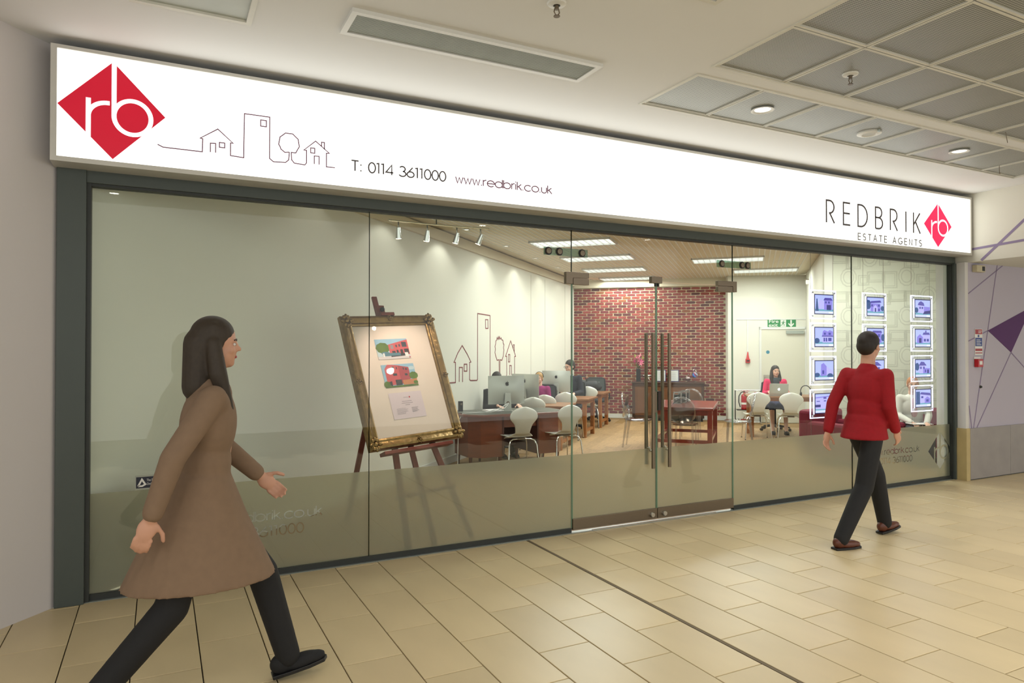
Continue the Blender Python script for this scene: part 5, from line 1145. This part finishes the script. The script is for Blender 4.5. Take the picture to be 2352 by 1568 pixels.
def person(label, loc, rz, P, top, bottom, hairm, skin, shoem, rad=1.0, vox=.009, yaw=0, pitch=0, skirt=None, group=None, hair='short', topname='jumper', bottomname='trousers', bare_legs=False, short_sleeve=False):
    t = thing('person', label, 'person', loc, rz, group)
    b = MB(); M = head(b, P['head'], yaw, pitch, P.get('k', 1)); b.caps(VV(*P['neck']) + VV(0, 0, -.05), VV(*P['head']) + VV(0, -.015, -.06), .056 * rad, .052 * rad)
    b.caps(P['pelvis'], P['chest'], .1 * rad, .11 * rad)
    for i in (0, 1):
        s = -1 if i == 0 else 1
        b.caps(P['chest'], P['sh'][i], .07, .05); limb(b, P['sh'][i], P['el'][i], P['wr'][i], (.047 * rad, .038 * rad, .027 * rad))
        d = (VV(*P['wr'][i]) - VV(*P['el'][i])) if P.get('hd') is None else VV(*P['hd'][i]); hand(b, VV(*P['wr'][i]), d, P['hn'][i], s if P.get('hflip') is None else P['hflip'], k=P.get('k', 1))
        limb(b, P['hip'][i], P['kn'][i], P['an'][i], (.078 * rad, .054 * rad, .036 * rad)); b.ball((P['an'][i][0], P['an'][i][1], P['an'][i][2] - .03), (.034, .05, .04), 10, 8)
    body = blob('body', b, skin, t, min(vox, .0065), 3); face(t, M, hairm)
    c = MB(); ch, pe = VV(*P['chest']), VV(*P['pelvis']); up = (VV(*P['neck']) - pe).normalized()
    Mt = Matrix.Translation(ch) @ up.to_track_quat('Z', 'Y').to_matrix().to_4x4() @ Matrix.Rotation(P.get('tw', 0), 4, 'Z')
    Mt = Matrix.Translation(ch) @ Matrix.Rotation(math.atan2(-up.y, up.z) * 1, 4, 'X')
    c.ball((0, 0, 0), (.172 * rad, .118 * rad, .2), 20, 14, Mt); c.ball((0, 0, .1), (.165 * rad, .095 * rad, .09), 20, 12, Mt)
    mid = ch.lerp(pe, .55); c.ball(mid, (.152 * rad, .112 * rad, .2), 20, 12); c.ball(pe + VV(0, 0, .03), (.168 * rad, .125 * rad, .13), 20, 12)
    for i in (0, 1):
        c.caps(VV(*P['sh'][i]).lerp(ch, .35) + up * .02, P['sh'][i], .074 * rad, .057 * rad)
        w = VV(*P['el'][i]).lerp(VV(*P['wr'][i]), .92)
        if short_sleeve: c.caps(P['sh'][i], P['el'][i], .066 * rad, .056 * rad)
        else: limb(c, P['sh'][i], P['el'][i], w, (.058 * rad, .05 * rad, .041 * rad))
    c.caps(VV(*P['neck']) + VV(0, 0, -.09), VV(*P['neck']) + VV(0, -.005, -.055), .09 * rad, .07 * rad)
    if skirt:
        for k in range(len(skirt) - 1):
            (z0, a0, b0, y0), (z1, a1, b1, y1) = skirt[k], skirt[k + 1]; n = 24
            v = [(a0 * math.cos(2 * math.pi * i / n), y0 + b0 * math.sin(2 * math.pi * i / n), z0) for i in range(n)] + [(a1 * math.cos(2 * math.pi * i / n), y1 + b1 * math.sin(2 * math.pi * i / n), z1) for i in range(n)]
            c.add(v, [tuple(range(n)), tuple(range(2 * n - 1, n - 1, -1))] + [(i, n + i, n + (i + 1) % n, (i + 1) % n) for i in range(n)])
    blob(topname, c, top, t, vox, 5)
    slim = .86 if skirt else 1; q = MB(); q.ball(pe, (.165 * rad * slim, .122 * rad * slim, .12), 18, 12)
    for i in (0, 1):
        e = P['an'][i] if not bare_legs else tuple(VV(*P['kn'][i]).lerp(VV(*P['an'][i]), .12))
        limb(q, P['hip'][i], P['kn'][i], e, (.094 * rad * slim, .07 * rad, .056 * rad if not bare_legs else .066 * rad))
        if bare_legs: q.caps(tuple(VV(*P['hip'][0]).lerp(VV(*P['hip'][1]), .5)), tuple(VV(*P['kn'][0]).lerp(VV(*P['kn'][1]), .5)), .09 * rad, .06 * rad)
    blob(bottomname, q, bottom, t, vox, 5)
    for i in (0, 1): shoe(t, P['an'][i], P.get('fy', (0, 0))[i], shoem, 0, P.get('ft', (0, 0))[i], P.get('k', 1))
    hm = MB()
    if hair == 'none': pass
    elif hair == 'short': hair_cap(hm, M)
    elif hair == 'bun': hair_cap(hm, M, .01, .01); hm.ball((0, -.12, .02), (.045, .04, .045), 12, 8, M)
    else:
        hair_cap(hm, M, .03, .03)
        for s in (-1, 1):
            hm.caps(tuple(M @ VV(s * .068, -.02, .0)), tuple(M @ VV(s * .085, .0, -.14)), .034, .04); hm.caps(tuple(M @ VV(s * .085, .0, -.14)), tuple(M @ VV(s * .08, .045, -.30)), .04, .024)
        hm.caps(tuple(M @ VV(0, -.07, 0)), tuple(M @ VV(0, -.08, -.2)), .075, .07)
    if hair != 'none': blob('hair', hm, hairm, t, .007, 3)
    return t, M
# --- the man in the red jumper, walking along the shopfront
M_redj = mat('red_jumper', (152, 6, 22), .85, 0, .08, 40, bump=.1); M_blk = mat('black_trousers', (24, 24, 26), .8, 0, .08, 30); M_brsh = mat('brown_leather', (92, 46, 28), .35, 0, .1, 20); M_dkh = mat('dark_hair', (34, 26, 20), .6, 0, .15, 60)
WALK = dict(pelvis=(0, 0, .96), chest=(0, .03, 1.27), neck=(0, .04, 1.50), head=(0, .065, 1.645), sh=((-.165, .0, 1.40), (.165, .04, 1.40)), el=((-.215, -.12, 1.15), (.205, .02, 1.14)), wr=((-.205, -.2, .91), (.175, .15, .94)), hn=((1, 0, 0), (-1, 0, 0)), hip=((-.09, .02, .92), (.09, -.02, .92)), kn=((-.085, .26, .52), (.085, -.13, .48)), an=((-.075, .36, .10), (.075, -.40, .085)), ft=(R(8), 0), fy=(0, R(-8)))
person('person in a red jumper, black trousers and brown shoes striding past the displays', (5.32, -1.345, 0), R(-90), WALK, M_redj, M_blk, M_dkh, SKIN, M_brsh, 1.06, .009, yaw=R(6), skirt=[(1.02, .165, .125, 0), (.865, .187, .188, -.012)])
# --- the passer-by close to the camera in a long taupe coat
M_coat = mat('taupe_coat', (132, 108, 86), .85, 0, .05, 25); M_brh = mat('brown_black_hair', (52, 42, 30), .6, 0, .15, 60)
W2 = dict(WALK); W2.update(el=((-.25, .1, 1.15), (.25, -.12, 1.16)), wr=((-.23, .28, .98), (.245, -.2, .92)), kn=((-.085, .28, .53), (.085, -.12, .48)), an=((-.07, .4, .11), (.08, -.42, .14)), ft=(R(10), R(-28)))
person('person in a long taupe coat and black trousers hurrying past the first pane', (.17, -1.72, 0), R(-90), W2, M_coat, M_blk, M_brh, SKIN, M_blk, 1.05, .010, skirt=[(1.05, .165, .125, 0), (.85, .20, .20, 0), (.56, .235, .33, .0)], topname='coat', hair='long')
# --- seated people
def seat(s=1.0, sh=.47, reach=.30, elz=.74, wrz=.77, wide=.17, knee=.44, foot=.40, fx=.1):
    z = lambda v: sh + v * s
    return dict(k=s, pelvis=(0, 0, z(.10)), chest=(0, .015 * s, z(.40)), neck=(0, .03 * s, z(.63)), head=(0, .055 * s, z(.765)), sh=((-.175 * s, .02, z(.55)), (.175 * s, .02, z(.55))), el=((-.225 * s, .06, z(.28)), (.225 * s, .06, z(.28))), wr=((-wide, .06 + reach, wrz), (wide, .06 + reach, wrz)), hd=((.15, 1, -.1), (-.15, 1, -.1)), hn=((0, 0, -1), (0, 0, -1)), hip=((-.09, .02, z(.09)), (.09, .02, z(.09))), kn=((-fx, knee, z(.07)), (fx, knee, z(.07))), an=((-fx, foot, .085), (fx, foot, .085)))
M_navy = mat('navy_jumper', (26, 30, 42), .85, 0, .06, 40); M_blkt = mat('black_top', (24, 24, 25), .85); M_plum = mat('purple_top', (140, 24, 96), .8); M_blond = mat('blond_hair', (170, 132, 78), .55, 0, .12, 60); M_pink = mat('pink_cardigan', (222, 48, 96), .8, 0, .05, 40); M_skirt = mat('blue_skirt', (54, 66, 96), .8); M_knit = mat('cream_cardigan', (216, 212, 200), .85, 0, .04, 40); M_redhair = mat('ginger_hair', (170, 104, 44), .55, 0, .12, 60)
office_chair((4.66, 4.56, 0), R(180), 'mesh office chair behind the octagonal desk')
p, Mh = person('person in black with dark hair behind the desk computer', (4.66, 4.50, 0), R(180), seat(.9, .46, .36), M_blkt, M_blk, M_dkh, SKIN2, M_blk, .95, .010)
def headset_on(t, M, m):
    h_ = MB().tube([tuple(M @ VV(.09 * math.cos(R(a)), -.02, .03 + .1 * math.sin(R(a)))) for a in range(-10, 200, 15)], .008, 8).build('headset_band', m, t, 60)
headset_on(p, Mh, M_black)
office_chair((6.1, 5.62, 0), ANG_U + R(90), 'mesh office chair with a person in purple')
p, Mh = person('person in purple with fair hair behind the edge-on computer', (6.04, 5.56, 0), ANG_U + R(90), seat(.86, .44, .3), M_plum, M_blk, M_blond, SKIN2, M_blk, .95, .010, hair='bun'); headset_on(p, Mh, M_black)
office_chair((7.36, 6.60, 0), ANG_U + R(90), 'mesh office chair with the man in navy')
p, Mh = person('person in a navy jumper and glasses with short dark hair', (7.30, 6.56, 0), ANG_U + R(90), seat(1.05, .47, .32, wrz=.75), M_navy, M_blk, M_dkh, SKIN2, M_blk, 1.02, .010, yaw=R(-38), pitch=R(-8))
cl_ = MB().tube([tuple(VV(.062 * math.cos(R(a)), .03 + .058 * math.sin(R(a)), .47 + 1.05 * .585 + .012 * math.sin(R(a)))) for a in range(0, 360, 20)], .016, 8, True).build('shirt_collar', mat('pale_shirt', (196, 204, 222), .7), p, 60)
gl = MB()
for s in (-1, 1): gl.tube([tuple(Mh @ VV(s * .031 + .021 * math.cos(R(a)), .098, -.004 + .016 * math.sin(R(a)))) for a in range(0, 360, 30)], .0022, 6, True); gl.tube([tuple(Mh @ VV(s * .052, .096, 0)), tuple(Mh @ VV(s * .078, .0, 0))], .002, 6)
gl.build('glasses', M_black, p)
office_chair((8.72, 7.72, 0), ANG_U + R(90) + R(18), 'empty mesh office chair by the bricks')
office_chair((10.88, 4.66, 0), ANG_B + R(180), 'mesh office chair behind the laptop table')
p, Mh = person('person with long dark hair and a pink cardigan behind the laptop', (10.84, 4.61, 0), ANG_B + R(180), seat(.93, .47, .34, wrz=.79, knee=.43, foot=.55, fx=.12), M_pink, M_skirt, M_dkh, SKIN2, M_blk, .93, .009, yaw=R(14), hair='long', topname='cardigan', bottomname='skirt', bare_legs=True)
sc_ = MB(); zz_ = .47 + .93 * .42; sc_.ball((0, .085, zz_), (.085, .045, .16), 16, 12); sc_.caps((-.06, .05, zz_ + .16), (.06, .05, zz_ + .16), .045); sc_.ball((0, .09, zz_ + .1), (.075, .045, .1), 12, 8)
blob('scarf', sc_, mat('charcoal_scarf', (58, 66, 72), .85, 0, .1, 40), p, .009, 4)
p, Mh = person('person in a cream cardigan with ginger hair on the crimson sofa', (9.66, 1.06, 0), ANG_B + R(180), seat(.9, .42, .26, wrz=.58, wide=.09, knee=.42, foot=.46), M_knit, mat('charcoal_trousers', (52, 52, 58), .8), M_redhair, SKIN2, M_blk, .95, .009, yaw=R(-10), hair='bun', topname='cardigan')
bl = MB().ball((0, .098, .42 + .9 * .40), (.055, .03, .15), 14, 10).build('pink_vest', mat('dusty_pink', (196, 150, 150), .8), p, 60)
# black bag pile behind the man in navy
bg = thing('holdall', 'black holdall on the wooden table by the bricks', 'bag', (7.98, 7.25, .71), ANG_V + R(10))
blob('bag_body', MB().caps((-.3, 0, .12), (.3, 0, .12), .12).ball((-.05, 0, .2), (.22, .1, .06)).ball((.34, 0, .1), (.12, .1, .08)), mat('black_nylon', (28, 30, 32), .6, 0, .1, 20, bump=.3), bg, .014, 3)
MB().tube([(-.14, -.05, .22), (-.1, -.07, .33), (.1, -.07, .33), (.14, -.05, .22)], .012, 8).build('strap', M_black, bg, 60)
